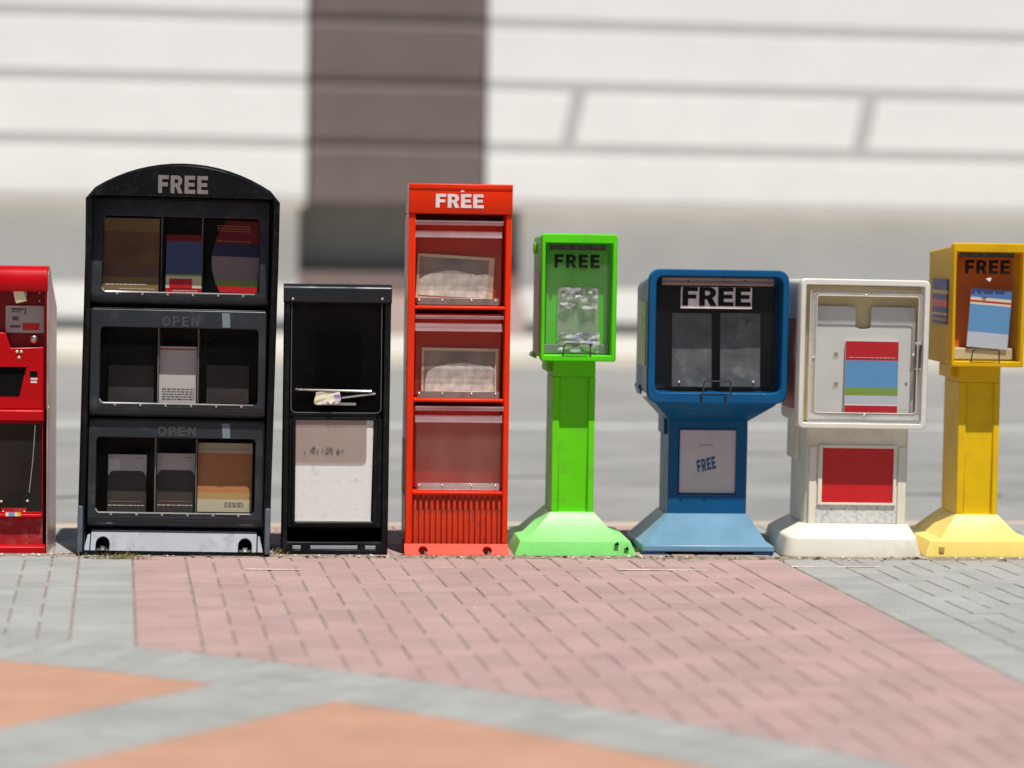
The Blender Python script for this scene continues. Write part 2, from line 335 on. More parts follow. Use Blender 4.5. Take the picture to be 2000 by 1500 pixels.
class Stand:
    """one free-paper box: an Empty at its base, turned like the row it stands in"""
    def __init__(s, name, label, cat, px, py, turn=5.0, lean=0., group='newspaper boxes lined up along the kerb'):
        g = ground(px, py)
        s.e = bpy.data.objects.new(name, None); COL.objects.link(s.e); s.e.empty_display_size = .1
        s.M = Matrix.Translation(g) @ Matrix.Rotation(math.radians(turn), 4, 'Z') @ Matrix.Rotation(lean, 4, 'Y')
        s.e.matrix_world = s.M; s.I = s.M.inverted()
        tag(s.e, label, cat, group)
    def P(s, px, py, d=0.):
        o = s.I @ CAM_P; v = s.I.to_3x3() @ ray(px, py); t = (d - o.y) / v.y; q = o + v * t
        return q.x, q.z
    def R(s, x0, x1, y0, y1, d=0.):
        xm, ym = (x0 + x1) / 2, (y0 + y1) / 2
        return s.P(x0, ym, d)[0], s.P(x1, ym, d)[0], s.P(xm, y1, d)[1], s.P(xm, y0, d)[1]
    def Z(s, px, py, d=0.): return s.P(px, py, d)[1]
    def X(s, px, py, d=0.): return s.P(px, py, d)[0]

_rivet = {}
def rivet(parent, x, y, z, r=.006, m=None, name='rivet'):
    key = (round(r, 4), (m or M['rivet']).name)
    if key not in _rivet:
        o = MB().dome((0, 0, 0), r).build(name, m or M['rivet'], parent, loc=(x, y, z)); _rivet[key] = o.data
    else:
        o = bpy.data.objects.new(name, _rivet[key]); COL.objects.link(o); o.parent = parent; o.location = (x, y, z)
    return o

def item(st, name, label, cat, rect, d, bands, roll=0., back=6., thick=.008, lines=(), group=None, bulge=0.):
    """a magazine, leaflet or card standing in a box: bands = [(lower fraction, upper fraction, material)], front at depth d"""
    x0, x1, z0, z1 = st.R(*rect, d); w, h = x1 - x0, z1 - z0
    mb = MB(); mats = []
    for lo, hi, m in bands:
        if m not in mats: mats.append(m)
        mb.mi = mats.index(m)
        ns = 5 if bulge else 1
        for k in range(ns):                              # bulge: a cover curling away at its left corners
            a, c = lo + (hi - lo) * k / ns, lo + (hi - lo) * (k + 1) / ns
            xa_, xc_ = (-w/2 + w * bulge * abs(2 * t - .9) ** 2.0 for t in (a, c))
            mb.face([mb.bm.verts.new(p) for p in ((xa_, 0, a*h), (w/2, 0, a*h), (w/2, 0, c*h), (xc_, 0, c*h))])
    mats.append(M['paper_white']); mb.mi = len(mats) - 1
    v = [mb.bm.verts.new(p) for p in ((-w/2,0,0),(w/2,0,0),(w/2,0,h),(-w/2,0,h),(-w/2,thick,0),(w/2,thick,0),(w/2,thick,h),(-w/2,thick,h))]
    for q in (((1,2,6,5),) if bulge else ((0,1,5,4),(1,2,6,5),(2,3,7,6),(3,0,4,7),(4,5,6,7))): mb.face([v[i] for i in q])
    bmesh.ops.remove_doubles(mb.bm, verts=mb.bm.verts[:], dist=1e-5)
    o = mb.build(name, mats, smooth=False)
    o.matrix_world = st.M @ Matrix.Translation(((x0 + x1) / 2, d, z0)) @ Matrix.Rotation(roll, 4, 'Y') @ Matrix.Rotation(math.radians(-back), 4, 'X')
    tag(o, label, cat, group)
    for lo, hi, a, b, m, rows in lines:                  # rows of print too small to read
        t = MB(); rh = (hi - lo) * h / rows; rnd = random.Random(int(a * 999 + lo * 77))
        for k in range(rows):
            x = a * w - w / 2; zt = lo * h + rh * (k + .25)
            while x < b * w - w / 2:
                l = rnd.uniform(.006, .018); xe = min(x + l, b * w - w / 2)
                t.box(x, xe, -.0012, -.0004, zt, zt + rh * .32); x = xe + .0035
        t.build('printed_text', m, o, smooth=False)
    return o

# ------------------------------------------------------------------ street frame: kerb, road and facade run 9 degrees off the row
SA = math.radians(9); E1 = Vector((math.cos(SA), math.sin(SA), 0)); E2 = Vector((-math.sin(SA), math.cos(SA), 0))
STREET = Matrix.Rotation(SA, 4, 'Z')
def st_xy(a, b): return E1 * a + E2 * b
def to_st(p): return p.x * E1.x + p.y * E1.y, p.x * E2.x + p.y * E2.y

g = MB().box(-400, 400, -300, 500, -.60, -.30).build('ground', mat('dry_ground', (.22, .20, .17), .9, .2, bump=.3, vscale=.4), smooth=False); structure(g)

asph = mat('light_asphalt', (.248, .245, .236), .85, .25, vary=.14, vscale=1.3, bump=.6, bscale=55, dirt=(.30, .295, .28), dirt_amt=.6, dirt_scale=12)
nt = asph.node_tree                                       # long tyre-polished and oil-stained streaks along the lanes
tc = nt.nodes.new('ShaderNodeTexCoord'); mp = nt.nodes.new('ShaderNodeMapping'); mp.inputs['Scale'].default_value = (.5, 1.6, 1)
ns = nt.nodes.new('ShaderNodeTexNoise'); ns.inputs['Scale'].default_value = 1.0; ns.inputs['Detail'].default_value = 7
nt.links.new(tc.outputs['Object'], mp.inputs[0]); nt.links.new(mp.outputs[0], ns.inputs['Vector'])
mrr = nt.nodes.new('ShaderNodeMapRange'); mrr.inputs[1].default_value = .34; mrr.inputs[2].default_value = .62; mrr.inputs[3].default_value = .86; mrr.inputs[4].default_value = 1.05
nt.links.new(ns.outputs['Fac'], mrr.inputs[0])
b = nt.nodes['Principled BSDF']; src = b.inputs['Base Color'].links[0].from_socket
mm = nt.nodes.new('ShaderNodeMix'); mm.data_type = 'RGBA'; mm.blend_type = 'MULTIPLY'; mm.inputs[0].default_value = 1
nt.links.new(src, mm.inputs[6]); nt.links.new(mrr.outputs[0], mm.inputs[7]); nt.links.new(mm.outputs[2], b.inputs['Base Color'])
road = MB().box(-60, 60, 1.085, 15.6, -.29, -.12).build('road', asph, smooth=False); road.matrix_world = STREET; structure(road)
lm = mat('worn_road_paint', (.52, .52, .50), .7, .3, vary=.1, dirt=(.25, .25, .24), dirt_amt=.6, dirt_scale=8)
o = MB().box(-60, 60, 7.76, 7.94, -.121, -.116).build('lane_line', lm, road, smooth=False)
# gutter pan and crack sealing on the near lane
o = MB().box(-60, 60, 1.086, 1.42, -.121, -.115).build('gutter', mat('gutter_concrete', (.30, .27, .23), .9, .2, vary=.2, vscale=3, dirt=(.14, .12, .1), dirt_amt=.5, dirt_scale=6), road, smooth=False)
for (a0, b0, a1, b1) in ((-1.9, 3.2, -.9, 3.35), (.2, 4.3, 1.0, 4.2), (1.9, 5.6, 2.9, 5.75), (2.4, 3.3, 3.2, 3.2)):
    mb = MB(); n = 14; top = []; bot = []
    for k in range(n + 1):
        t = k / n; x = a0 + (a1 - a0) * t; y = b0 + (b1 - b0) * t + .07 * mnoise.noise(Vector((x * 2.5, b0, 0)))
        w = .016 + .012 * random.random(); top.append((x, y + w, -.1165)); bot.append((x, y - w, -.1165))
    mb.loft([top, bot], False, False, closed=False); mb.build('crack_seal', mat('tar', (.05, .05, .05), .8, .2) if 'tar' not in bpy.data.materials else bpy.data.materials['tar'], road, smooth=False)

kc = mat('kerb_concrete', (.42, .35, .28), .85, .25, vary=.14, vscale=5, bump=.3, dirt=(.2, .16, .12), dirt_amt=.5, dirt_scale=7)
kerb = bpy.data.objects.new('kerb', None); COL.objects.link(kerb); kerb.matrix_world = STREET; kerb['kind'] = 'structure'
kmesh = None
for k in range(-12, 12):
    if kmesh is None:
        o = MB().box(0, 1.19, .935, 1.085, -.29, -.002).build('kerb_stone', kc, kerb, bevel=.012, loc=(k * 1.2, 0, 0)); kmesh = o
    else:
        o = kmesh.copy(); COL.objects.link(o); o.parent = kerb; o.location = (k * 1.2, 0, 0)
pc = mat('pale_pavement_concrete', (.50, .48, .44), .85, .25, vary=.08, vscale=2, dirt=(.30, .27, .22), dirt_amt=.35, dirt_scale=3)
far = MB().box(-60, 60, 15.6, 15.76, -.29, .0).build('far_kerb', mat('pale_kerb_concrete', (.74, .68, .57), .85, .2), smooth=False); far.matrix_world = STREET; structure(far)
far = MB().box(-60, 60, 15.76, 24, -.29, -.004).build('far_pavement', pc, smooth=False); far.matrix_world = STREET; structure(far)

# ------------------------------------------------------------------ near pavement: herringbone pavers, soldier courses, brick ring and concrete inlays
SAND = mat('joint_sand', (.245, .198, .172), .95, .1, vary=.25, vscale=14, bump=.4, bscale=90)
pave = MB().box(-40, 40, -60, .935, -.28, -.0034).build('pavement', SAND, smooth=False); pave.matrix_world = STREET; structure(pave)
BR = {'pink': brick_mat('pink_paver', (.365, .250, .234), vary=.06, grain=.13), 'grey': brick_mat('grey_paver', (.300, .304, .290), vary=.055, grain=.14),
      'orange': brick_mat('orange_concrete', (.415, .236, .163), vary=0., grain=.10)}
RC = Vector((-3.983, -8.364)); R_OUT, R_MID, R_IN = 6.706, 6.515, 6.325
BAND_N = Vector((.8205, -.5717)); BAND_0, BAND_1 = .985, 1.400
LB = to_st(ground(260, 1130))[0]; RB = to_st(ground(1780, 1232))[0]
U = .1
RB = LB + round((RB - LB) / U) * U

def clip(poly, n, c):                                     # keep the side where n.p <= c
    out = []
    for i, p in enumerate(poly):
        q = poly[(i + 1) % len(poly)]; a, b2 = n.dot(p) - c, n.dot(q) - c
        if a <= 0: out.append(p)
        if (a < 0 < b2) or (b2 < 0 < a): out.append(p + (q - p) * (a / (a - b2)))
    return out
def area(poly): return abs(sum(p.x * q.y - q.x * p.y for p, q in zip(poly, poly[1:] + poly[:1]))) / 2
pavers = []                                               # (polygon, material key, height, tilt x, tilt y)
def add_paver(poly, key):
    if len(poly) < 3 or area(poly) < 8e-4: return
    pavers.append((poly, key, random.gauss(0, .0005), random.gauss(0, .0035), random.gauss(0, .0035)))
def field_clip(poly):                                     # outside the ring: cut along the chord of the arc
    c = sum(poly, Vector((0, 0))) / len(poly); n = (c - RC).normalized()
    if (c - RC).length > R_OUT + .35: return poly
    return clip(poly, -n, -(n.dot(RC) + R_OUT + .004))
def e(a, b): return Vector((E1.x * a + E2.x * b, E1.y * a + E2.y * b))
XR, YR = (-4.2, 4.6), (-5.2, .93)
J = .0037
def rect_st(a0, a1, b0, b1):
    b1 = min(b1, .93)
    if b1 - b0 < .02: return []
    return [e(a0 + J, b0 + J), e(a1 - J, b0 + J), e(a1 - J, b1 - J), e(a0 + J, b1 - J)]
def in_range(a, b): return XR[0] < a < XR[1] and YR[0] < b < YR[1]
zones = [(-9, LB - 2*U, 'grey', 'h'), (LB - 2*U, LB, 'grey', 's'), (LB, LB + 2*U, 'pink', 's'), (LB + 2*U, RB - 2*U, 'pink', 'h'),
         (RB - 2*U, RB, 'pink', 's'), (RB, RB + 2*U, 'grey', 's'), (RB + 2*U, 9, 'grey', 'h')]
for za, zb, key, kind in zones:
    if kind == 's':
        b0 = -6.0
        while b0 < .93:
            if in_range((za + zb) / 2, b0): add_paver(field_clip(rect_st(za, zb, b0, b0 + U)), key)
            b0 += U
        continue
    origin = LB
    for i in range(-60, 60):
        for j in range(-64, 12):
            k = (i - j) % 4
            if k == 0: r = (i, i + 2, j, j + 1)
            elif k == 3: r = (i, i + 1, j, j + 2)
            else: continue
            a0, a1, b0, b1 = origin + r[0]*U, origin + r[1]*U, r[2]*U, r[3]*U
            a0, a1 = max(a0, za), min(a1, zb)
            if a1 - a0 < .02 or not in_range((a0 + a1) / 2, (b0 + b1) / 2): continue
            add_paver(field_clip(rect_st(a0, a1, b0, b1)), key)
def ring_course(r0, r1, phase):
    rm = (r0 + r1) / 2; n = int(2 * math.pi * rm / U)
    for k in range(n):
        t0, t1 = 2*math.pi*(k + phase)/n, 2*math.pi*(k + 1 + phase)/n
        tj0, tj1 = t0 + J / rm, t1 - J / rm
        P = [RC + Vector((math.cos(t), math.sin(t))) * r for t, r in ((tj0, r0 + J), (tj1, r0 + J), (tj1, r1 - J), (tj0, r1 - J))]
        c = sum(P, Vector((0, 0))) / 4
        if XR[0] < c.x < XR[1] and YR[0] < c.y: add_paver(P, 'grey')
ring_course(R_MID, R_OUT, 0); ring_course(R_IN, R_MID, .5)
BAND_T = Vector((-BAND_N.y, BAND_N.x)); bm_ = (BAND_0 + BAND_1) / 2
for w0, w1, ph in ((BAND_0, bm_, 0), (bm_, BAND_1, .5)):
    for k in range(-90, 10):
        t0 = (k + ph) * U
        poly = [BAND_N * w + BAND_T * t for w, t in ((w0 + J, t0 + J), (w1 - J, t0 + J), (w1 - J, t0 + U - J), (w0 + J, t0 + U - J))]
        c = sum(poly, Vector((0, 0))) / 4; n = (c - RC).normalized()
        if (c - RC).length > R_IN + .2 or c.y < YR[0]: continue
        add_paver(clip(poly, n, n.dot(RC) + R_IN - .004), 'grey')
def view_size(poly):
    c = sum(poly, Vector((0, 0))) / len(poly)
    px = [seen_at((p.x, p.y, 0)) for p in poly]
    cx = sum(p[0] for p in px) / len(px); cy = sum(p[1] for p in px) / len(px)
    if not (-20 < cx < 2020 and -20 < cy < 1520): return 0
    if cy < 1082: return 0
    return abs(sum(p[0]*q[1] - q[0]*p[1] for p, q in zip(px, px[1:] + px[:1]))) / 2
pavers.sort(key=lambda t: -view_size(t[0]))
def paver_faces(mb, poly, h, tx, ty, c):
    ins = .004
    def hz(p): return h + (p - c).x * tx + (p - c).y * ty
    inner = []
    for i, p in enumerate(poly):
        a, b2 = poly[i - 1], poly[(i + 1) % len(poly)]
        d = ((a - p).normalized() + (b2 - p).normalized())
        d = d.normalized() if d.length > 1e-6 else (c - p).normalized()
        if (c - p).dot(d) < 0: d = -d
        inner.append(p + d * min(ins * 1.4, (c - p).length * .4))
    L = [[mb.bm.verts.new((p.x - c.x * mb.rel, p.y - c.y * mb.rel, z)) for p, z in zip(pl, zs)] for pl, zs in
         ((poly, [-.03] * len(poly)), (poly, [hz(p) - .0022 for p in poly]), (inner, [hz(p) for p in inner]))]
    n = len(poly)
    for A, B in zip(L, L[1:]):
        for i in range(n): mb.face([A[i], A[(i + 1) % n], B[(i + 1) % n], B[i]])
    mb.face(L[2])
INV = STREET.inverted()
N_SINGLE = 296
for poly, key, h, tx, ty in pavers[:N_SINGLE]:
    c = sum(poly, Vector((0, 0))) / len(poly)
    mb = MB(); mb.rel = 1; paver_faces(mb, poly, h, tx, ty, c)
    o = mb.build('paver', BR[key], pave, smooth=False)
    o.matrix_parent_inverse = INV; o.location = (c.x, c.y, 0)
mb = MB(); mb.rel = 0; keys = ['pink', 'grey']
for poly, key, h, tx, ty in pavers[N_SINGLE:]:
    mb.mi = keys.index(key); paver_faces(mb, poly, h, tx, ty, sum(poly, Vector((0, 0))) / len(poly))
o = mb.build('paver_field', [BR[k] for k in keys], pave, smooth=False); o.matrix_parent_inverse = INV; o['kind'] = 'stuff'
# poured orange slabs inside the ring, one on each side of the brick band
disc = [RC + Vector((math.cos(2*math.pi*k/240), math.sin(2*math.pi*k/240))) * (R_IN - .006) for k in range(240)]
for n, c in ((BAND_N, BAND_0 - .006), (-BAND_N, -(BAND_1 + .006))):
    poly = clip(disc, n, c); mb = MB(); mb.rel = 0
    paver_faces(mb, poly, .0, 0, 0, sum(poly, Vector((0, 0))) / len(poly))
    o = mb.build('concrete_inlay', BR['orange'], pave, smooth=False); o.matrix_parent_inverse = INV
# ------------------------------------------------------------------ building across the road
WQ = 20.2
bld = bpy.data.objects.new('building', None); COL.objects.link(bld)
bld.matrix_world = STREET @ Matrix.Translation((0, WQ, 0))
tag(bld, 'pale panelled building with brown pillar across the road, behind the whole row', 'building')
wp = mat('white_wall_panel', (.80, .785, .765), .7, .25, vary=.03, vscale=1.2)
stone = mat('mauve_stone', (.160, .124, .116), .65, .3, vary=.08, vscale=1.5)
plinth_m = mat('grey_plinth', (.76, .75, .72), .8, .25, vary=.06, vscale=1.2)
dark_m = mat('dark_opening', (.20, .20, .19), .6, .3)
joint_m = mat('shadow_joint', (.50, .49, .475), .8, .2)
PZ = [1.52 + .742 * k for k in range(13)]
def panel(x0, x1, z0, z1, slant0=0., slant1=0.):
    c = .028
    def lp(i, y, dz): return [(x0 + i - slant0/2*0, y, z0 + dz), (x1 - i - slant1, y, z0 + dz), (x1 - i, y, z1 - dz), (x0 + i + slant0, y, z1 - dz)]
    mb = MB(); mb.loft([lp(0, .04, 0), lp(0, .006, 0), lp(c, .0, .02)])
    return mb.build('panel', wp, bld, smooth=False)
P0, P1 = .68, 2.85
for k in range(12):
    z0, z1 = PZ[k] + (.058 if k else 0), PZ[k + 1] - .058
    if k == 0:
        for a, b2 in ((-16, P0), (P1, 16)):
            pr = [(.40, z0)] + [(.16 - .16 * math.sin(t), z0 + .16 - .16 * math.cos(t)) for t in [math.pi / 2 * q / 8 for q in range(9)]] + [(.0, z1 - .02), (.02, z1), (.40, z1)]
            MB().loft([[(x, y, z) for y, z in pr] for x in (a, b2)]).build('panel', wp, bld)
        continue
    panel(-16, P0, z0, z1)
    if k == 1:
        sl = .13
        for a, b2 in ((P1, 3.745), (3.93, 7.385), (7.585, 11.2), (11.4, 16)):
            c = .03; mb = MB()
            s0 = 0 if a == P1 else sl; s1 = 0 if b2 == 16 else sl
            L = [[(a + i, y, z0 + dz), (b2 - i, y, z0 + dz), (b2 - i + s1, y, z1 - dz), (a + i + s0, y, z1 - dz)] for i, y, dz in ((0, .04, 0), (0, .006, 0), (c, .0, .02))]
            mb.loft(L).build('panel', wp, bld, smooth=False)
    else: panel(P1, 16, z0, z1)
MB().box(-16, P0, .009, .42, PZ[0] + .3, PZ[-1]).build('wall', joint_m, bld, smooth=False)
MB().box(P1, 16, .009, .42, PZ[0] + .3, PZ[-1]).build('wall', joint_m, bld, smooth=False)
# the stone pillar: blocks with recessed joints
for k in range(12):
    MB().box(P0 + .004, P1 - .004, .012, .5, PZ[k] + .012, PZ[k + 1] - .012).build('stone_block', stone, bld, bevel=.07, seg=4)
MB().box(P0 + .03, P1 - .03, .05, .52, PZ[0] - .0, PZ[-1]).build('pillar_core', stone, bld, smooth=False)
# recessed plinth under the overhanging wall, dark opening and pink step
MB().box(-16, .62, .40, .9, .0, PZ[0] - .002).build('plinth', plinth_m, bld, smooth=False)
MB().box(3.35, 16, .40, .9, .0, PZ[0] - .002).build('plinth', plinth_m, bld, smooth=False)
MB().box(.622, 3.348, .82, 1.0, .0, PZ[0] - .002).build('opening', dark_m, bld, smooth=False)
MB().box(.622, 3.348, .42, .818, .0, .74).build('step', mat('pink_step', (.46, .36, .33), .8, .2), bld, smooth=False)
MB().box(.622, 3.348, .0, .418, .0, .36).build('step', bpy.data.materials['pink_step'], bld, smooth=False)
MB().box(-16, 16, .40, 10, PZ[0] + .002 - .06, PZ[0] - .003 ).build('soffit', joint_m, bld, smooth=False) if False else None
MB().box(-16, 16, .44, 10, PZ[0] + .004, PZ[-1] + .3).build('upper_storeys', joint_m, bld, smooth=False)
dk = mat('dark_base_strip', (.13, .13, .13), .7, .2)
MB().box(-16, .60, .34, .398, .02, .16).build('base_strip', dk, bld, smooth=False)
MB().box(3.37, 16, .34, .398, .02, .16).build('base_strip', dk, bld, smooth=False)

# ------------------------------------------------------------------ builders shared by the boxes
def shell(loops, name, m, parent, bevel=.004): return MB().loft(loops).build(name, m, parent, bevel=bevel)
def plate(parent, name, m, rect, y0, y1, r=0., bevel=0., n=4):
    x0, x1, z0, z1 = rect; lp = rr(x0, x1, z0, z1, r, n)
    return MB().loft([at_y(lp, y0), at_y(lp, y1)]).build(name, m, parent, bevel=bevel)
def frame(parent, name, m, outer, inner, y0, y1, r0=0., r1=0., bevel=.002):
    a, b2 = rr(*outer, r0), rr(*inner, r1)
    return MB().ring([at_y(a, y1), at_y(a, y0), at_y(b2, y0), at_y(b2, y1)]).build(name, m, parent, bevel=bevel)
def inset(r, d): return (r[0] + d, r[1] - d, r[2] + d, r[3] - d)
def wire_handle(parent, x0, x1, z0, z1, y, out, r=.0028, m=None):
    """a U of bent rod: two legs from the lip, the bar held out in front"""
    pts = [(x0 - .004, y, z0)]
    for k in range(5): t = k / 4; pts.append((x0 + .012 * (1 - math.cos(t * math.pi / 2)), y - out * (.55 + .45 * t), z1 - .012 * (1 - math.sin(t * math.pi / 2))))
    for k in range(5): t = 1 - k / 4; pts.append((x1 - .012 * (1 - math.cos(t * math.pi / 2)), y - out * (.55 + .45 * t), z1 - .012 * (1 - math.sin(t * math.pi / 2))))
    pts.append((x1 + .004, y, z0))
    return MB().tube(pts, r, 8).build('handle', m or M['wire'], parent)
def pebble(mb, x, y, z, r):
    n = 6; off = [random.uniform(.7, 1.2) for _ in range(n * 3)]; loops = []
    for i, (h, s) in enumerate(((-.1, .8), (.35, 1.), (.75, .55))):
        loops.append([(x + math.cos(2*math.pi*k/n) * r * s * off[i*n+k], y + math.sin(2*math.pi*k/n) * r * s * off[(i*n+k*2) % len(off)], z + h * r) for k in range(n)])
    mb.loft(loops)

# ------------------------------------------------------------------ red coin box at the left edge
s = Stand('newspaper_box', 'red metal coin newspaper box with padlock at the left edge', 'newspaper box', -30, 1081)
E_ = s.e; m = M['red']
xr = s.X(92, 900); xl = xr - .50; zt = s.Z(40, 519); DEP = .33
zh = s.Z(60, 571); zs1 = s.Z(50, 652); zbar1, zbar0 = s.Z(50, 800), s.Z(50, 824); zlow = s.Z(50, 1003); zlip = s.Z(50, 1064)
# hood: rolled front edge and roof falling to the back
prof = [(.055, zh)] + [(.035 - .045 * math.sin(math.radians(a)) , zt - .055 + .055 * math.sin(math.radians(a)) if a >= 0 else 0) for a in ()]
prof = [(.02, zh), (-.005, zh + .005), (-.012, zh + .03), (-.010, zt - .05), (.0, zt - .022), (.018, zt - .006), (.045, zt), (.10, zt - .010), (DEP, zt - .16), (DEP, zt - .19), (.06, zt - .06), (.03, zh + .02)]
MB().loft([[(x, y, z) for y, z in prof] for x in (xl, xr)]).build('hood', m, E_, bevel=.003)
# cabinet: side sheets, back, floor
sp = [(0., .0), (DEP, .0), (DEP, zt - .165), (.05, zt - .012), (.0, zt - .03)]
MB().loft([[(x, y, z) for y, z in sp] for x in (xr - .003, xr + .0035)]).build('side_sheet', M['worn_side'], E_, bevel=.002, label='scuffed shiny side sheet with a rust patch')
MB().loft([[(x, y, z) for y, z in sp] for x in (xl - .0035, xl + .003)]).build('side_sheet', m, E_, bevel=.002)
MB().box(xl + .004, xr - .004, DEP - .01, DEP - .002, .0, zt - .2).build('back_sheet', m, E_)
# coin mechanism panel and the dark bay behind the hood
cav = .075
MB().box(xl + .004, xr - .0035, cav, cav + .01, zs1 - .06, zh + .03).build('mechanism_bay', M['shaded_red_bay'], E_)
MB().box(xr - .017, xr - .0035, .045, cav - .001, zbar1, zh).build('side_return', m, E_)
st_ = s.R(11, 86, 597, 650, cav - .006)
o = plate(E_, 'instruction_sticker', M['sticker_grey'], st_, cav - .008, cav - .002, .004)
plate(o, 'red_field', M['crimson'], s.R(44, 77, 631, 645, cav - .008), cav - .0092, cav - .0082)
for a in ((22, 46, 602, 606), (22, 40, 608, 610), (48, 51, 601, 615), (24, 36, 618, 626), (20, 40, 635, 640)): plate(o, 'printed_text', M['ink'], s.R(*a, cav - .008), cav - .0088, cav - .0082)
x0, x1, z0, z1 = s.R(3, 74, 655, 799, .02)
tz0, tz1 = s.Z(40, 774, .02), s.Z(40, 716, .02)
outer = [(xl + .004, zbar1 + .001), (xr - .0175, zbar1 + .001), (xr - .0175, s.Z(60, 678, .02)), (s.X(20, 678, .02), s.Z(20, 680, .02)), (s.X(9, 680, .02), s.Z(9, 650, .02)), (xl + .004, s.Z(9, 640, .02))]
mb = MB(); mb.loft([at_y(outer, .02), at_y(outer, .06)]); mb.build('coin_panel', m, E_, bevel=.003)
slot = [(s.X(-8, 745, .02), tz0), (s.X(38, 773, .02), tz0), (s.X(51, 716, .02), tz1), (s.X(-8, 716, .02), tz1)]
MB().loft([at_y(slot, .0185), at_y(slot, .0205)]).build('coin_return', M['inside_black'], E_)
MB().loft([at_y([(x * 1 + 0, z) for x, z in [(slot[0][0], tz1 + .004), (slot[2][0] + .004, tz1 + .004), (slot[2][0] + .002, tz1), (slot[0][0], tz1)]], y) for y in (.008, .02)]).build('coin_return_lip', m, E_)
plate(E_, 'coin_slot', M['inside_black'], s.R(58, 73, 725, 736, .02), .0185, .0205)
plate(E_, 'price_label', M['white_print'], s.R(60, 73, 738, 742, .02), .0187, .0203); plate(E_, 'price_label', M['white_print'], s.R(60, 72, 744, 748, .02), .0187, .0203)
for px, py in ((33, 687), (41.5, 687), (37, 698.5)): x, z = s.P(px, py, .02); rivet(E_, x, .0198, z, .0065, M['brass'])
x, z = s.P(66, 663, .05); o = MB().loft([[(x + math.cos(t) * r, y, z + math.sin(t) * r) for t in [2*math.pi*k/14 for k in range(14)]] for r, y in ((.015, .07), (.015, .045), (.010, .040), (.006, .046))]).build('lock_barrel', M['steel'], E_)
for px, py in ((76, 572), (76, 588)): x, z = s.P(px, py, .03); rivet(E_, x, .055, z, .004)
# lower door with smoked window
MB().loft([[(x, y, z) for y, z in ((.0, zbar1), (-.012, zbar1 - .004), (-.014, zbar0 + .006), (.0, zbar0), (.04, zbar0), (.04, zbar1))] for x in (xl + .004, xr - .014)]).build('door_rail', m, E_, bevel=.003)
wx0, wx1, wz0, wz1 = xl + .03, s.X(82, 900, .01), s.Z(50, 1000, .01), zbar0 - .004
frame(E_, 'door_frame', m, (xl + .004, xr - .0175, zlow - .002, zbar0 - .002), (xl + .03, wx1, zlow + .006, zbar0 - .006), .006, .03)
plate(E_, 'window', M['pane_dark'], (xl + .03, wx1, zlow + .006, zbar0 - .006), .016, .019)
MB().box(xl + .03, wx1, .15, .155, zlow, zbar0).build('window_backing', M['dark_card'], E_)
MB().tube([(*[s.X(69, 830, .013), .013], s.Z(69, 830, .013)), (s.X(64, 900, .01), .010, s.Z(64, 900, .01)), (s.X(57, 962, .013), .013, s.Z(57, 962, .013))], .002).build('stay_rod', M['steel'], E_)
for px, py in ((53, 979), (47, 1000), (6, 1000), (2, 980)): x, z = s.P(px, py, .01); rivet(E_, x, .0155, z, .0055, M['brass'])
plate(E_, 'hinge_plate', M['red_dusty'], s.R(2, 52, 992, 1004, .01), .0135, .0155)
MB().loft([[(x, y, z) for y, z in ((.02, zlow), (-.012, zlow - .002), (-.014, zlow - .012), (.0, zlow - .02), (.02, zlow - .02))] for x in (xl + .004, xr - .018)]).build('sill', m, E_, bevel=.002)
x, z = s.P(25, 1003, -.013)
for k, cm in enumerate((M['cream_print'], M['sky_blue'], M['sky_blue'], M['cream_print'], M['yellow'])): MB().box(x - .027 + k*.0115, x - .0158 + k*.0115, -.0155, -.0125, z - .010, z + .004).build('sticker_strip', cm, E_, smooth=False)
MB().box(xl + .004, xr - .018, .012, .03, zlip - .01, zlow - .021).build('kick_panel', M['red_dusty'], E_)
MB().loft([[(x, y, z) for y, z in ((.03, zlip), (.004, zlip), (-.012, zlip - .008), (-.014, .002), (.03, .002))] for x in (xl + .002, xr - .005)]).build('base_lip', m, E_, bevel=.003)
rivet(E_, xr + .003, .01, s.Z(96, 796), .005)
# padlock hanging on the hasp under the hood
pm = s.M @ Matrix.Translation((s.X(38, 578, .0), .02, s.Z(38, 578, .0))) @ Matrix.Rotation(math.radians(-14), 4, 'Y')
pl = bpy.data.objects.new('padlock', None); COL.objects.link(pl); pl.matrix_world = pm
tag(pl, 'square brass padlock hanging tilted under the hood of the red coin box', 'padlock')
MB().box(-.022, .022, -.012, .012, -.026, .024).build('lock_body', M['brass'], pl, bevel=.004)
MB().tube([(.018, 0, .022)] + [(.028 + .016 * math.sin(math.radians(a)), 0, .022 + .018 * (1 - math.cos(math.radians(a)))) for a in range(15, 180, 30)] + [(.022, 0, -.008)], .004).build('shackle', M['steel'], pl)

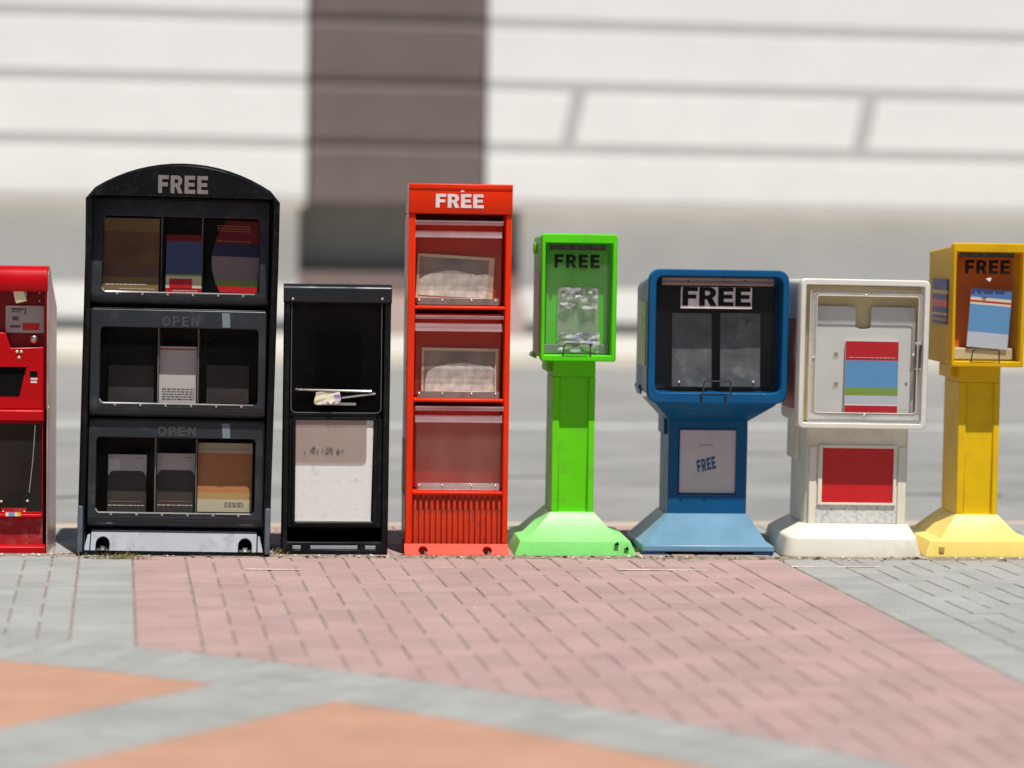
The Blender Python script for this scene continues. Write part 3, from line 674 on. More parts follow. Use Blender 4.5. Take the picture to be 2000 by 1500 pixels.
# ------------------------------------------------------------------ black three-tier rack with arched top
s = Stand('magazine_rack', 'tall black three-tier free rack with arched top and FREE in grey letters', 'magazine rack', 339, 1087, lean=.009)
E_ = s.e
BD = .40
tl, tr_ = s.P(167, 380), s.P(547, 384)
bl, br = s.P(151, 1080), s.P(527, 1085)
top = s.P(357, 319)
def arch(inset_=0., n=18):
    a, b2 = tl[0] + inset_, tr_[0] - inset_; zs = (tl[1] + tr_[1]) / 2 - inset_ * .3; zc = top[1] - inset_
    c = (a + b2) / 2; hw = (b2 - a) / 2; rise = zc - zs; R = (hw*hw + rise*rise) / (2 * rise); am = math.asin(hw / R)
    return [(c + R * math.sin(am - 2*am*k/n), zc - R + R * math.cos(am - 2*am*k/n)) for k in range(n + 1)]
def outline(i=0., z0=0., n=18):
    A = arch(i, n)
    sh = .018
    A[0] = (A[0][0], A[0][1] - sh); A[-1] = (A[-1][0], A[-1][1] - sh)
    L = [(bl[0] + i, z0), (br[0] - i, z0), (br[0] - i, z0 + .20), (tr_[0] - i - .001, A[0][1] - .20)] + A + [(tl[0] + i + .001, A[-1][1] - .20), (bl[0] + i, z0 + .20)]
    return L
zin = s.Z(350, 385)
iw = .026
def inner(z0, n=18):                                      # square-topped mouth with the same number of corners as the outline
    a0, a1 = bl[0] + iw, br[0] - iw; t0, t1 = tl[0] + iw - .002, tr_[0] - iw + .002
    return [(a0, z0), (a1, z0), (a1, z0 + .15), (t1, zin - .15)] + [(t1 + (t0 - t1) * k / n, zin) for k in range(n + 1)] + [(t0, zin - .15), (a0, z0 + .15)]
zb = .02
L = [at_y(outline(.012), BD), at_y(outline(.004), BD - .03), at_y(outline(.0), .05), at_y(outline(0), .012), at_y(outline(.010), .0), at_y(inner(zb), .0), at_y(inner(zb), .012), at_y(inner(zb), BD - .02)]
MB().loft(L).build('cabinet', M['black_gloss'], E_, bevel=.003)
lettering('FREE', M['grey_print'], E_, *[v for v in (s.X(309, 360), s.X(407, 360), s.Z(357, 378), s.Z(357, 343))], -.0012, gap=.12)
doors = [(178, 525, 390, 598, (198, 507, 424, 573), .125, .068, None), (176, 519, 606, 815, (195, 504, 641, 789), .060, .030, (317, 389, 618, 638)), (172, 516, 822, 1031, (187, 498, 856, 1002), .060, .030, (308, 383, 833, 852))]
divs = [(314, 394), (309, 387), (303, 383)]
for (px0, px1, py0, py1, pw, yt, yb, op), dv in zip(doors, divs):
    O = s.R(px0, px1, py0, py1, .05); W = s.R(*pw, .05)
    fn = lambda z, O=O, yt=yt, yb=yb: yb + (yt - yb) * (z - O[2]) / (O[3] - O[2])
    zc = O[2] + .035                                      # below this the door face curves back under itself
    d = bpy.data.objects.new('door', None); COL.objects.link(d); d.parent = E_
    a, b2 = rr(O[0], O[1], zc, O[3], .006), rr(*W, .016)
    MB().ring([at_yf(a, fn, .03), at_yf(a, fn, .0), at_yf(b2, fn, .0), at_yf(b2, fn, .03)]).build('door_frame', M['charcoal'], d, bevel=.003)
    pr = [(fn(zc) , zc - .0005), (fn(zc) + .001, zc - .012), (fn(zc) + .012, O[2] + .008), (fn(zc) + .03, O[2]), (fn(zc) + .06, O[2]), (fn(zc) + .06, zc - .0005)]
    MB().loft([[(x, y, z) for y, z in pr] for x in (O[0] + .001, O[1] - .001)]).build('door_skirt', M['charcoal'], d)
    MB().box(O[0] + .003, O[1] - .003, fn(O[3]) + .002, fn(O[3]) + .045, O[3] + .0005, O[3] + .004).build('door_ledge', M['charcoal'], d, bevel=.0015)
    c = rr(W[0] - .004, W[1] + .004, W[2] - .002, W[3] + .004, .016)
    MB().loft([at_yf(c, fn, .031), at_yf(c, fn, .034)]).build('pane', M['pane_door'], d)
    MB().tube([(W[0] + .002, fn(W[2]) - .0, W[2] + .016), (W[0] + .006, fn(W[2]) - .001, W[2] + .006), (W[0] + .016, fn(W[2]) - .002, W[2] + .001), (W[1] - .016, fn(W[2]) - .002, W[2] + .001)], .0026).build('pane_edge', M['pane_edge'], d)
    for k in range(6):
        rivet(d, W[0] + (W[1] - W[0]) * (.10 + .16 * k), fn(W[2]) - .002, W[2] - .006, .0048, M['pane_edge'])
    if op: 
        q = s.R(*op, .05); lettering('OPEN', M['embossed'], d, q[0], q[1], q[2], q[3], fn((q[2] + q[3]) / 2) - .0006, depth=.0022, gap=.22, tilt=math.atan2(yt - yb, O[3] - O[2]))
        q = s.R(433, 448, py0 + 6, py0 + 34, .05)
        t = at_yf([(q[0] + .004, q[2]), (q[1] + .004, q[2]), (q[1], q[3]), (q[0], q[3])], fn, -.0012)
        MB().loft([t, [(x, y + .002, z) for x, y, z in t]]).build('pale_sticker', mat('grey_blue_tape', (.16, .19, .22), .35, .5) if 'grey_blue_tape' not in bpy.data.materials else bpy.data.materials['grey_blue_tape'], d)
    # shelf and upright dividers behind the door
    MB().box(bl[0] + iw + .003, br[0] - iw - .003, fn(O[2]) + .065, BD - .03, O[2] - .002, O[2] + .012).build('shelf', M['inside_black'], E_)
    for px in dv:
        x = s.X(px, (pw[2] + pw[3]) / 2, .10)
        MB().box(x - .0022, x + .0022, max(.098, yt + .036), .30, O[2] + .0125, O[3] - .012).build('divider', mat('grey_divider', (.20, .18, .165), .5, .4) if 'grey_divider' not in bpy.data.materials else bpy.data.materials['grey_divider'], E_)
# anchor tray at the foot
q0, q1 = s.P(180, 1078, -.0), s.P(500, 1038, .05)
x0, x1 = s.X(177, 1058, .02), s.X(501, 1058, .02); zt_, zb_ = s.Z(340, 1039, .05), s.Z(340, 1078, .0)
def tray(t, u): return (x0 + (x1 - x0) * t, .052 - .052 * u, zt_ + (zb_ - zt_) * u)
def notch(cx, w, h, n=8): return [(cx + w * math.cos(math.pi * k / n), 1 - h * .5 - h * .5 * math.sin(math.pi * k / n)) for k in range(n + 1)]
poly = [(0, 0), (0, 1)]
for cx in (.072, .93): poly += [(cx - .042, 1)] + notch(cx, .042, .74)[::-1] + [(cx + .042, 1)]
poly += [(1, 1), (1, 0)]
f = [tray(t, u) for t, u in poly]
MB().loft([f, [(x, y + .006, z - .004) for x, y, z in f]]).build('anchor_tray', M['silver'], E_, bevel=.0015)
MB().box(x0 + .001, x1 - .001, .054, .12, zt_ - .004, zt_ + .003).build('tray_top', M['silver'], E_, bevel=.001)
for xx, sg in ((x0 - .004, -1), (x1 + .004, 1)):
    MB().loft([[(xx, .05, zt_ - .012), (xx + sg * .010, .05, zt_ - .014), (xx + sg * .022, .004, zb_ + .001), (xx, .004, zb_ + .001)], [(xx, .09, zt_ - .012), (xx + sg * .010, .09, zt_ - .014), (xx + sg * .022, .09, zb_ + .001), (xx, .09, zb_ + .001)]]).build('tray_end', M['silver'], E_, bevel=.002)
rail = mat('sunlit_rail_paint', (.085, .105, .135), .4, .5, vary=.15, vscale=20)  # sunlight on the flared rail feet painted in as a paler colour
for px, sg in ((156, 1), (522, -1)):
    x = s.X(px, 1040, -.005)
    MB().loft([[(x - .010, y0, z) , (x + .010, y0, z), (x + .010, .02, z), (x - .010, .02, z)] for y0, z in ((-.016, .014), (-.014, .06), (-.006, .14), (-.001, .19))]).build('rail_foot', rail, E_, bevel=.004)
for k, t in enumerate((.072, .93)):
    x = x0 + (x1 - x0) * t
    MB().loft([[(x + math.cos(a) * r, .022 + math.sin(a) * r, z) for a in [2*math.pi*j/10 for j in range(10)]] for r, z in ((.028, .021), (.028, .024), (.012, .026), (.010, .034))]).build('anchor_bolt', M['steel'], E_)

item(s, 'magazine', 'brown and ochre magazine at the top left of the arched black rack', 'magazine', (201, 310, 425, 570), .120, [(0, .20, M['dim_ochre']), (.20, .36, M['dark_brown_cover']), (.36, .82, M['dim_brown']), (.82, 1, M['dim_ochre'])], back=7, lines=[(.08, .13, .05, .8, M['pale_ink'], 1), (.03, .06, .3, .92, M['pale_ink'], 1)])
item(s, 'booklet', 'red and blue booklet in the top middle slot of the arched rack', 'booklet', (324, 394, 458, 574), .120, [(0, .10, M['crimson']), (.10, .30, M['cream_print']), (.30, .33, M['grass_green']), (.33, .89, M['dim_blue']), (.89, 1, M['dim_red'])], back=6, lines=[(.02, .07, .2, .9, M['pale_ink'], 2)])
o = bpy.data.objects['booklet']; q = s.R(331, 368, 541, 558, .135); w = q[1] - q[0]
MB().box(-w*.75, w*.45, -.0016, -.0004, .022, .058).build('red_panel', M['crimson'], o)
item(s, 'magazine', 'red, navy and mauve magazine at the top right of the arched rack', 'magazine', (412, 505, 430, 572), .120, [(0, .09, M['crimson']), (.09, .17, M['grass_green']), (.17, .50, M['dim_mauve']), (.50, .68, M['dim_navy']), (.68, 1, M['dim_red'])], back=8, roll=.02, bulge=.24, lines=[(.84, .94, .1, .8, M['tan_cover'], 3), (.70, .73, .1, .8, M['tan_cover'], 1)])
item(s, 'leaflet', 'dark leaflet in the middle row of the arched black rack, left of the grey card', 'leaflet', (212, 300, 668, 788), .135, [(0, .62, M['dark_card']), (.62, 1, M['inside_black'])], back=6)
item(s, 'card', 'pale grey card with small print in the centre slot of the arched black rack', 'card', (311, 384, 677, 788), .115, [(0, .94, M['grey_card']), (.94, .965, M['crimson']), (.965, 1, M['grey_card'])], back=4, lines=[(.06, .28, .08, .95, M['ink'], 5)])
item(s, 'leaflet', 'dark leaflet in the middle row of the arched black rack, right of the grey card', 'leaflet', (404, 486, 668, 788), .135, [(0, .62, M['dark_card']), (.62, 1, M['inside_black'])], back=6)
for nm, lab, rc in (('flyer', 'black flyer with white corner patch, bottom left of the arched rack', (210, 285, 888, 1000)), ('flyer', 'black flyer with plain greyish head in the bottom middle slot of the arched rack', (306, 380, 886, 1000))):
    o = item(s, nm, lab, 'flyer', rc, .125, [(0, .64, M['black_cover']), (.64, 1, M['grey_card'])], back=7, lines=[(.10, .14, .02, .95, M['pale_ink'], 1), (.17, .20, .06, .9, M['tan_cover'], 1), (.93, .955, .06, .16, M['ink'], 1), (.92, .945, .7, .9, M['ink'], 1)])
    x0_, x1_, z0_, z1_ = s.R(*rc, .125); w, h = x1_ - x0_, z1_ - z0_
    # rounded shoulders of the black shape
    lp = rr(-w * .47, w * .47, h * .56, h * .715, .018); MB().loft([at_y(lp, -.0014), at_y(lp, -.0003)]).build('black_shape', M['black_cover'], o)
    if rc[0] == 210: MB().box(-w*.5 + .001, -w*.19, -.001, -.0003, h*.66, h*.93).build('white_patch', M['paper_white'], o)
item(s, 'magazine', 'tan magazine with cream border at the bottom right of the arched black rack', 'magazine', (386, 492, 866, 1000), .115, [(0, .18, M['cream_cover']), (.18, .28, M['ochre_cover']), (.28, .85, M['tan_cover']), (.85, 1, M['cream_cover'])], back=6, lines=[(.905, .925, .05, .95, M['ink'], 1), (.07, .15, .5, .85, M['ink'], 3)])

# ------------------------------------------------------------------ small black box
s = Stand('newspaper_box', 'short black free box with white plate between arched rack and orange tower', 'newspaper box', 652, 1084)
E_ = s.e; SD = .34
xa, xb = s.X(548, 1080), s.X(757, 1080); xta, xtb = s.X(555, 560), s.X(765, 560); zt = s.Z(660, 555)
def bx(z, i): t = z / zt; return xa + (xta - xa) * t + i, xb + (xtb - xb) * t - i
def quad(i, z0, z1, y): a0, b0 = bx(z0, i); a1, b1 = bx(z1, i); return [(a0, y, z0), (b0, y, z0), (b1, y, z1), (a1, y, z1)]
zr = zt - .07
MB().loft([quad(.004, 0, zt - .06, SD), quad(0, 0, zt - .02, .10), quad(0, 0, zr + .02, .012), quad(.006, .003, zr + .02, .0), quad(.024, .05, zr, .0), quad(.024, .05, zr, .02), quad(.028, .055, zr, SD - .02)]).build('cabinet', M['black'], E_, bevel=.004)
a1, b1 = bx(zt, 0)
pr = [(.12, zt - .012), (.03, zt)] + [(.026 - .032 * math.sin(a), zt - .030 + .030 * math.cos(a)) for a in [math.pi / 2 * k / 8 for k in range(1, 9)]] + [ (-.006, zr + .003), (.004, zr - .004), (.05, zr + .01)]
MB().loft([[(x, y, z) for y, z in pr] for x in (a1 - .002, b1 + .002)]).build('top_cap', M['cap_gloss'], E_, bevel=.003)
zsh = s.Z(650, 812)
MB().box(xa + .03, xb - .03, .03, SD - .03, zsh - .012, zsh).build('shelf', M['black'], E_)
zf_ = s.Z(650, 1031)
MB().box(xa + .028, xb - .026, .015, .0185, zf_, zsh - .013).build('front_panel', M['black'], E_, bevel=.001)
# clear lift-up hood with rounded lower corners
q = s.R(569, 745, 590, 806, .0)
lp = [(q[0], q[3])] + [(q[0] + .018 - .018*math.cos(t), q[2] + .018 - .018*math.sin(t)) for t in [math.pi/2*k/5 for k in range(6)]] + [(q[1] - .018 + .018*math.sin(t), q[2] + .018 - .018*math.cos(t)) for t in [math.pi/2*k/5 for k in range(6)]] + [(q[1], q[3])]
hd = MB().loft([at_yf(lp, lambda z: -.010 + .016 * (z - q[2]) / (q[3] - q[2])), at_yf(lp, lambda z: -.007 + .016 * (z - q[2]) / (q[3] - q[2]))]).build('clear_hood', M['pane_black'], E_)
MB().tube([(x, -.009 + .016 * (z - q[2]) / (q[3] - q[2]), z) for x, z in lp], .0016, 6).build('hood_edge', mat('dim_acrylic_edge', (.12, .12, .115), .2, .6) , hd)
for px in (572, 747): x, z = s.P(px, 584, -.01); rivet(E_, x, -.006, z, .005)
MB().box(s.X(615, 700, .2), s.X(705, 700, .2), .2, .204, s.Z(650, 800, .2), s.Z(650, 650, .2)).build('inner_card', M['inside_black'], E_)
b0, b1_ = s.P(577, 761, -.014), s.P(725, 764, -.014)
MB().tube([(b0[0] + .003, .02, b0[1] - .004), (b0[0], -.012, b0[1]), (b0[0] + .01, -.020, b0[1] + .001), (b1_[0], -.018, b1_[1] - .001), (b1_[0] + .008, .01, b1_[1] - .004)], .0042).build('handle', M['steel'], E_)
MB().tube([(s.X(668, 777, -.012), -.012, s.Z(668, 777, -.012)), (s.X(700, 773, -.016), -.017, s.Z(700, 773, -.016)), (s.X(733, 769, -.012), -.010, s.Z(733, 769, -.012))], .0045).build('hood_stay', M['steel'], E_)
MB().box(s.X(616, 788, 0), s.X(695, 788, 0), -.011, -.006, s.Z(650, 791, 0), s.Z(650, 786, 0)).build('lip_strip', M['sheet_steel'], E_)
# plate with stained flap
q = s.R(577, 729, 821, 1019, .0)
frame(E_, 'plate_frame', M['black'], (q[0] - .012, q[1] + .012, q[2] - .014, q[3] + .012), inset(q, -.002), -.004, .03, .012, .008)
MB().box(q[0], q[1], .003, .0185, q[2] - .002, q[2] + .001).build('plate_ledge', M['steel'], E_)
pt = [(q[0], q[2] + .002), (q[1] - .008, q[2] + .002), (q[1] - .001, q[3]), (q[0], q[3])]
MB().loft([at_y(pt, .008), at_y(pt, .0125)]).build('sign_plate', M['sign_plate'], E_)
f = s.R(577, 716, 819, 905, .0)
lp = [(f[0] + .001, f[2])] + [(f[1] - .018 + .018*math.sin(t), f[2] + .018 - .018*math.cos(t)) for t in [math.pi/2*k/5 for k in range(6)]] + [(f[1], f[3] - .004), (f[0] + .001, f[3] - .004)]
fl = MB().loft([at_y(lp, .004), at_y(lp, .006)]).build('stained_flap', M['flap'], E_)
rnd = random.Random(3)
mb = MB()
for k in range(22):
    x, z = s.P(rnd.uniform(586, 670), rnd.uniform(878, 886), .004); w = rnd.uniform(.003, .011); mb.box(x, x + w, .0022, .0035, z, z + rnd.uniform(.004, .014))
mb.build('smudged_text', mat('smudged_ink', (.20, .17, .16), .8, .1), fl, smooth=False)
# foot with three light lips
for a, b2 in ((571, 587), (606, 698), (713, 733)): MB().box(s.X(a, 1070), s.X(b2, 1070), -.006, .02, s.Z(650, 1073, -.006), s.Z(650, 1066, -.006)).build('foot_lip', M['silver'], E_, bevel=.0015)
for a, b2 in ((566, 589), (600, 704), (712, 736)): MB().box(s.X(a, 1080), s.X(b2, 1080), -.009, .03, .003, s.Z(650, 1074, -.006)).build('foot_rail', M['black'], E_, bevel=.003)
# crumpled paper caught behind the bar
def crumple(name, label, cat, st, rect, d, mats, n=5, depth=.03, seed=1, fold=.6):
    rnd = random.Random(seed); x0, x1, z0, z1 = st.R(*rect, d); mb = MB()
    V = [[mb.bm.verts.new((x0 + (x1 - x0) * (i / n + rnd.uniform(-.3, .3) / n) - (x0 + x1) / 2, rnd.uniform(-1, 1) * depth * .5, (z1 - z0) * (j / n + rnd.uniform(-.3, .3) / n))) for i in range(n + 1)] for j in range(n + 1)]
    for j in range(n):
        for i in range(n):
            if rnd.random() > fold * .25:
                mb.mi = rnd.randrange(len(mats)) if rnd.random() < .6 else 0
                mb.face([V[j][i], V[j][i+1], V[j+1][i+1]]); mb.face([V[j][i], V[j+1][i+1], V[j+1][i]])
    o = mb.build(name, mats); o.matrix_world = st.M @ Matrix.Translation(((x0 + x1) / 2, d, z0))
    sub = o.modifiers.new('soft', 'SUBSURF'); sub.levels = sub.render_levels = 2
    sol = o.modifiers.new('sheet', 'SOLIDIFY'); sol.thickness = .0006
    return tag(o, label, cat)
crumple('crumpled_paper', 'crumpled cream and purple paper tucked under the bar of the short black box', 'paper', s, (615, 664, 765, 790), -.020, [M['cream_print'], M['cream_print'], M['paper_lavender'], M['grey_card']], 4, .006, 8, fold=0)
o = bpy.data.objects['crumpled_paper']
x, z = s.P(646, 782, -.025); x_, z_ = s.R(615, 664, 765, 790, -.020)[0::2]; xm = sum(s.R(615, 664, 765, 790, -.020)[:2]) / 2
MB().loft([[(x - xm - .014, -.005, z - z_), (x - xm, -.008, z - z_ - .016), (x - xm + .018, -.005, z - z_ + .003), (x - xm + .002, -.004, z - z_ + .012)], [(x - xm - .014, -.004, z - z_), (x - xm, -.007, z - z_ - .016), (x - xm + .018, -.004, z - z_ + .003), (x - xm + .002, -.003, z - z_ + .012)]]).build('folded_corner', M['cream_print'], o, smooth=False)

# ------------------------------------------------------------------ orange tower
s = Stand('newspaper_box', 'tall narrow orange free tower with three flap windows and white FREE on its header', 'newspaper box', 893, 1084)
E_ = s.e; OD = .32
xa, xb = s.X(795, 700), s.X(996, 700); zt = s.Z(895, 359); zh0 = s.Z(895, 418)
ia, ib = s.X(809, 700), s.X(985, 700)
zflange = s.Z(893, 1062)
for a, b2 in ((xa, ia), (ib, xb)): MB().box(a, b2, .0, OD, zflange, zh0 - .0005).build('side_wall', M['orange'], E_, bevel=.004)
MB().box(ia + .0005, ib - .0005, OD - .012, OD - .001, .01, zh0).build('back_wall', M['orange_inside'], E_)
hp = [(-.006, zh0), (-.008, zh0 + .004), (-.006, zt - .022), (-.010, zt - .020), (-.011, zt - .004), (-.006, zt), (.08, zt - .004), (OD, zt - .10), (OD, zt - .14), (OD, zh0)]
hd = MB().loft([[(x, y, z) for y, z in hp] for x in (xa - .001, xb + .001)]).build('header', M['orange'], E_, bevel=.003)
lettering('FREE', M['white_print'], E_, s.X(851, 392), s.X(945, 392), s.Z(895, 406), s.Z(895, 379), -.0085, gap=.10)
x, z = s.P(903, 374, -.01); MB().loft([[(x - .008, -.0085, z - .003), (x + .010, -.0085, z - .002), (x + .006, -.0085, z + .003), (x - .002, -.0085, z + .005)], [(x - .008, -.0075, z - .003), (x + .010, -.0075, z - .002), (x + .006, -.0075, z + .003), (x - .002, -.0075, z + .005)]]).build('paint_chip', M['white_print'], hd)
tiers = [(425, 600, (431, 440), (451, 464), (582, 597)), (606, 781, (616, 623), (631, 647), (764, 779)), (789, 962, (793, 802), (811, 825), (943, 958))]
for k, (t0, t1, roll, lip, bot) in enumerate(tiers):
    zs = s.Z(895, t1)
    MB().loft([[(x, y, z) for y, z in ((.002, zs + .004), (-.004, zs + .002), (-.004, zs - .006), (.002, zs - .009), (OD - .02, zs - .009), (OD - .02, zs + .001))] for x in (ia + .0005, ib - .0005)]).build('sill', M['orange'], E_, bevel=.002)
    fl = bpy.data.objects.new('flap_door', None); COL.objects.link(fl); fl.parent = E_
    r0 = s.R(811, 983, *roll, .01); r1 = s.R(811, 981, *lip, .0); rp = s.R(812, 978, lip[1], bot[1], .02)
    MB().tube([(r0[0], -.004, (r0[2] + r0[3]) / 2), (r0[1], -.004, (r0[2] + r0[3]) / 2)], (r0[3] - r0[2]) / 2, 10).build('hinge_roll', M['pane_strip'], fl)
    MB().loft([[(x, y, z) for y, z in ((.020, r1[3]), (.002, r1[2] + .006), (-.001, r1[2]), (.004, r1[2] - .001), (.024, r1[3] - .002))] for x in (r1[0], r1[1])]).build('pull_lip', M['pane_strip'], fl)
    MB().loft([[(rp[0], y + .012, rp[3]), (rp[1], y + .012, rp[3]), (rp[1], y, rp[2] + .004), (rp[0], y, rp[2] + .004)] for y in (.012, .015)]).build('pane', M['pane_orange'] if k < 2 else M['pane_orange_dusty'], fl)
    rb = s.R(815, 974, *bot, .02)
    MB().box(rb[0], rb[1], .004, .010, rb[2] + .003, rb[3]).build('hinge_rail', M['hinge_brown'] if k < 2 else M['pane_edge'], fl, bevel=.001)
    for px in (819, 864, 921, 968): rivet(fl, s.X(px, bot[0] + 3, .0), .0035, rb[3] - .009, .005)
    # holder panel behind the flap
    MB().box(ia + .006, ib - .006, .10, .106, zs + .012, s.Z(895, t0 + 4) - .01).build('holder_panel', M['orange_inside'], E_)
MB().box(ia + .0005, ib - .0005, .020, .03, zflange - .004, s.Z(895, 966)).build('rib_panel', M['orange_grime'], E_)
n = 16; z0r, z1r = zflange - .002, s.Z(895, 969); wr = (ib - ia) / n; rib = None
for k in range(n):
    x = ia + wr * (k + .5)
    if rib is None:
        sec = [(math.cos(t) * wr * .30, -math.sin(t) * .016) for t in [math.pi * j / 6 for j in range(7)]]
        mb = MB(); mb.loft([[(a, .019 + b2, z) for a, b2 in sec] for z in (z0r, z1r - .02)] + [[(a * .6, .019 + b2 * .1, z1r) for a, b2 in sec]])
        rib = mb.build('rib', M['orange_grime'], E_, loc=(x, 0, 0))
    else:
        o = rib.copy(); COL.objects.link(o); o.parent = E_; o.location = (x, 0, 0)
fw = xb - xa
poly = [(0, 0), (0, 1)]
for cx in ((831 - 795) / 201, (955 - 795) / 201): poly += [(cx - .022, 1)] + [(cx - .045 * math.cos(math.pi*k/8), 1 - .35 - .42 * math.sin(math.pi*k/8)) for k in range(9)] + [(cx + .022, 1)]
poly += [(1, 1), (1, 0)]
f = [(xa - .002 + (fw + .006) * t, .002 - .040 * u, zflange + (.006 - zflange) * u) for t, u in poly]
MB().loft([f, [(x, y + .004, z - .006) for x, y, z in f]]).build('foot_flange', M['orange'], E_, bevel=.001)
MB().box(xa, xb, .01, OD, .0, zflange - .012).build('foot', M['orange_inside'], E_)
for cx in (831, 955):
    x = s.X(cx, 1078, -.03); MB().loft([[(x + math.cos(a) * r, -.028 + math.sin(a) * r, z) for a in [2*math.pi*j/8 for j in range(8)]] for r, z in ((.012, .003), (.012, .008), (.006, .009), (.005, .018))]).build('anchor_bolt', M['steel'], E_)
sd = s.R(783, 791, 855, 962, .2)
MB().box(xa - .0035, xa - .0005, .09, .27, sd[2], sd[3]).build('side_sticker', M['sticker_aged'], E_)
def photo_card(label, rect, d, roll, seed):
    x0, x1, z0, z1 = s.R(*rect, d); w, h = x1 - x0, z1 - z0; mb = MB()
    lp = [(-w/2, 0), (w/2, 0), (w/2, h), (-w/2, h)]
    mb.loft([at_y(lp, 0), at_y(lp, .002)])
    o = mb.build('photograph', M['paper_aged'], smooth=False); o.matrix_world = s.M @ Matrix.Translation(((x0 + x1)/2, d, z0)) @ Matrix.Rotation(roll, 4, 'Y') @ Matrix.Rotation(math.radians(-3), 4, 'X')
    tag(o, label, 'photograph')
    a, b2, c, d2 = -w/2 + .009, w/2 - .022 * (1 if seed == 1 else .6), .012, h - .012
    lp = rr(a, b2, c, d2, .001); MB().loft([at_y(lp, -.0012), at_y(lp, -.0003)]).build('picture', M['photo_dark'], o, smooth=False)
    hump = [(a + (b2 - a) * t, c + (d2 - c) * v) for t, v in ((0, .0), (1, .0), (1, .64), (.85, .61), (.7, .65), (.5, .69), (.35, .66), (.2, .60), (.08, .50), (0, .40))] if seed == 1 else [(a + (b2 - a) * t, c + (d2 - c) * v) for t, v in ((.02, .02), (.98, .02), (.99, .58), (.93, .66), (.74, .70), (.55, .72), (.36, .70), (.16, .62), (.05, .50), (.02, .3))]
    rn = random.Random(seed); hump = [(x + rn.uniform(-.004, .004), z + rn.uniform(-.003, .003)) if 1 < i < len(hump) - 1 else (x, z) for i, (x, z) in enumerate(q for p, p2 in zip(hump, hump[1:] + hump[:1]) for q in (p, ((p[0] + p2[0]) / 2, (p[1] + p2[1]) / 2)))]
    MB().loft([at_y(hump, -.0022), at_y(hump, -.0013)]).build('pale_shape', M['photo_pale'], o, smooth=False)
photo_card('curling black and white photograph tilted behind the top window of the orange tower', (812, 962, 499, 586), .075, .05, 1)
photo_card('black and white photograph standing straight behind the middle window of the orange tower', (823, 973, 680, 775), .075, .008, 2)

# ------------------------------------------------------------------ pedestal boxes
def pedestal_base(s, m, hw_bot, hw_top, y_front, z_plate, flare, z_neck, x_neck, y_neck, name='base', r=.004, plate_in=.022, feet=False):
    """spread foot: thick plate, then a flare narrowing up to the stem"""
    xc0, xc1 = hw_bot; D_ = .47
    def rect(x0, x1, y0, y1, z): return [(x0, y0, z), (x1, y0, z), (x1, y1, z), (x0, y1, z)]
    z0 = .012 if feet else .0
    return MB().loft([rect(xc0, xc1, y_front, D_, z0), rect(xc0 + .002, xc1 - .002, y_front + .001, D_, z0 + .01), rect(xc0 + plate_in, xc1 - plate_in, y_front + plate_in * .6, D_ - .02, z_plate),
               rect(flare[0], flare[1], y_front + plate_in * .6 + .012, D_ - .03, z_plate + .006), rect(x_neck[0], x_neck[1], y_neck[0], y_neck[1], z_neck)]).build(name, m, s.e, bevel=r)
def head(s, m, front, back, depth, r, lip, name='head', r_in=None, wall=.0, cav=.0, step=.035):
    """hollow box open to the front with a rolled rim; front and back are (x0, x1, z0, z1)"""
    f0 = rr(*front, r); f1 = rr(*inset(front, .004), r)
    mid = tuple(a + (b2 - a) * .3 for a, b2 in zip(front, back)); mid = (mid[0] + wall, mid[1] - wall, mid[2] + wall, mid[3])
    bk = (back[0] + wall, back[1] - wall, back[2] + wall, back[3])
    inn = (front[0] + lip[0], front[1] - lip[1], front[2] + lip[2], front[3] - lip[3]); ri = r_in if r_in is not None else max(r - .008, .003)
    inb = (max(inn[0], bk[0] + .006), min(inn[1], bk[1] - .006), max(inn[2], bk[2] + .006), min(inn[3], bk[3] - .012))
    inm = tuple(a + (b2 - a) * .2 for a, b2 in zip(inn, inb))
    L = [at_y(rr(*bk, r * .8), depth), at_y(rr(*mid, r), step + .006), at_y(rr(*front, r), step), at_y(f0, .006), at_y(f1, .0), at_y(rr(*inset(inn, -.003), ri), .0), at_y(rr(*inn, ri), .005), at_y(rr(*inm, ri), .06), at_y(rr(*inb, ri), depth - .02)]
    return MB().loft(L).build(name, m, s.e, bevel=.0), inn

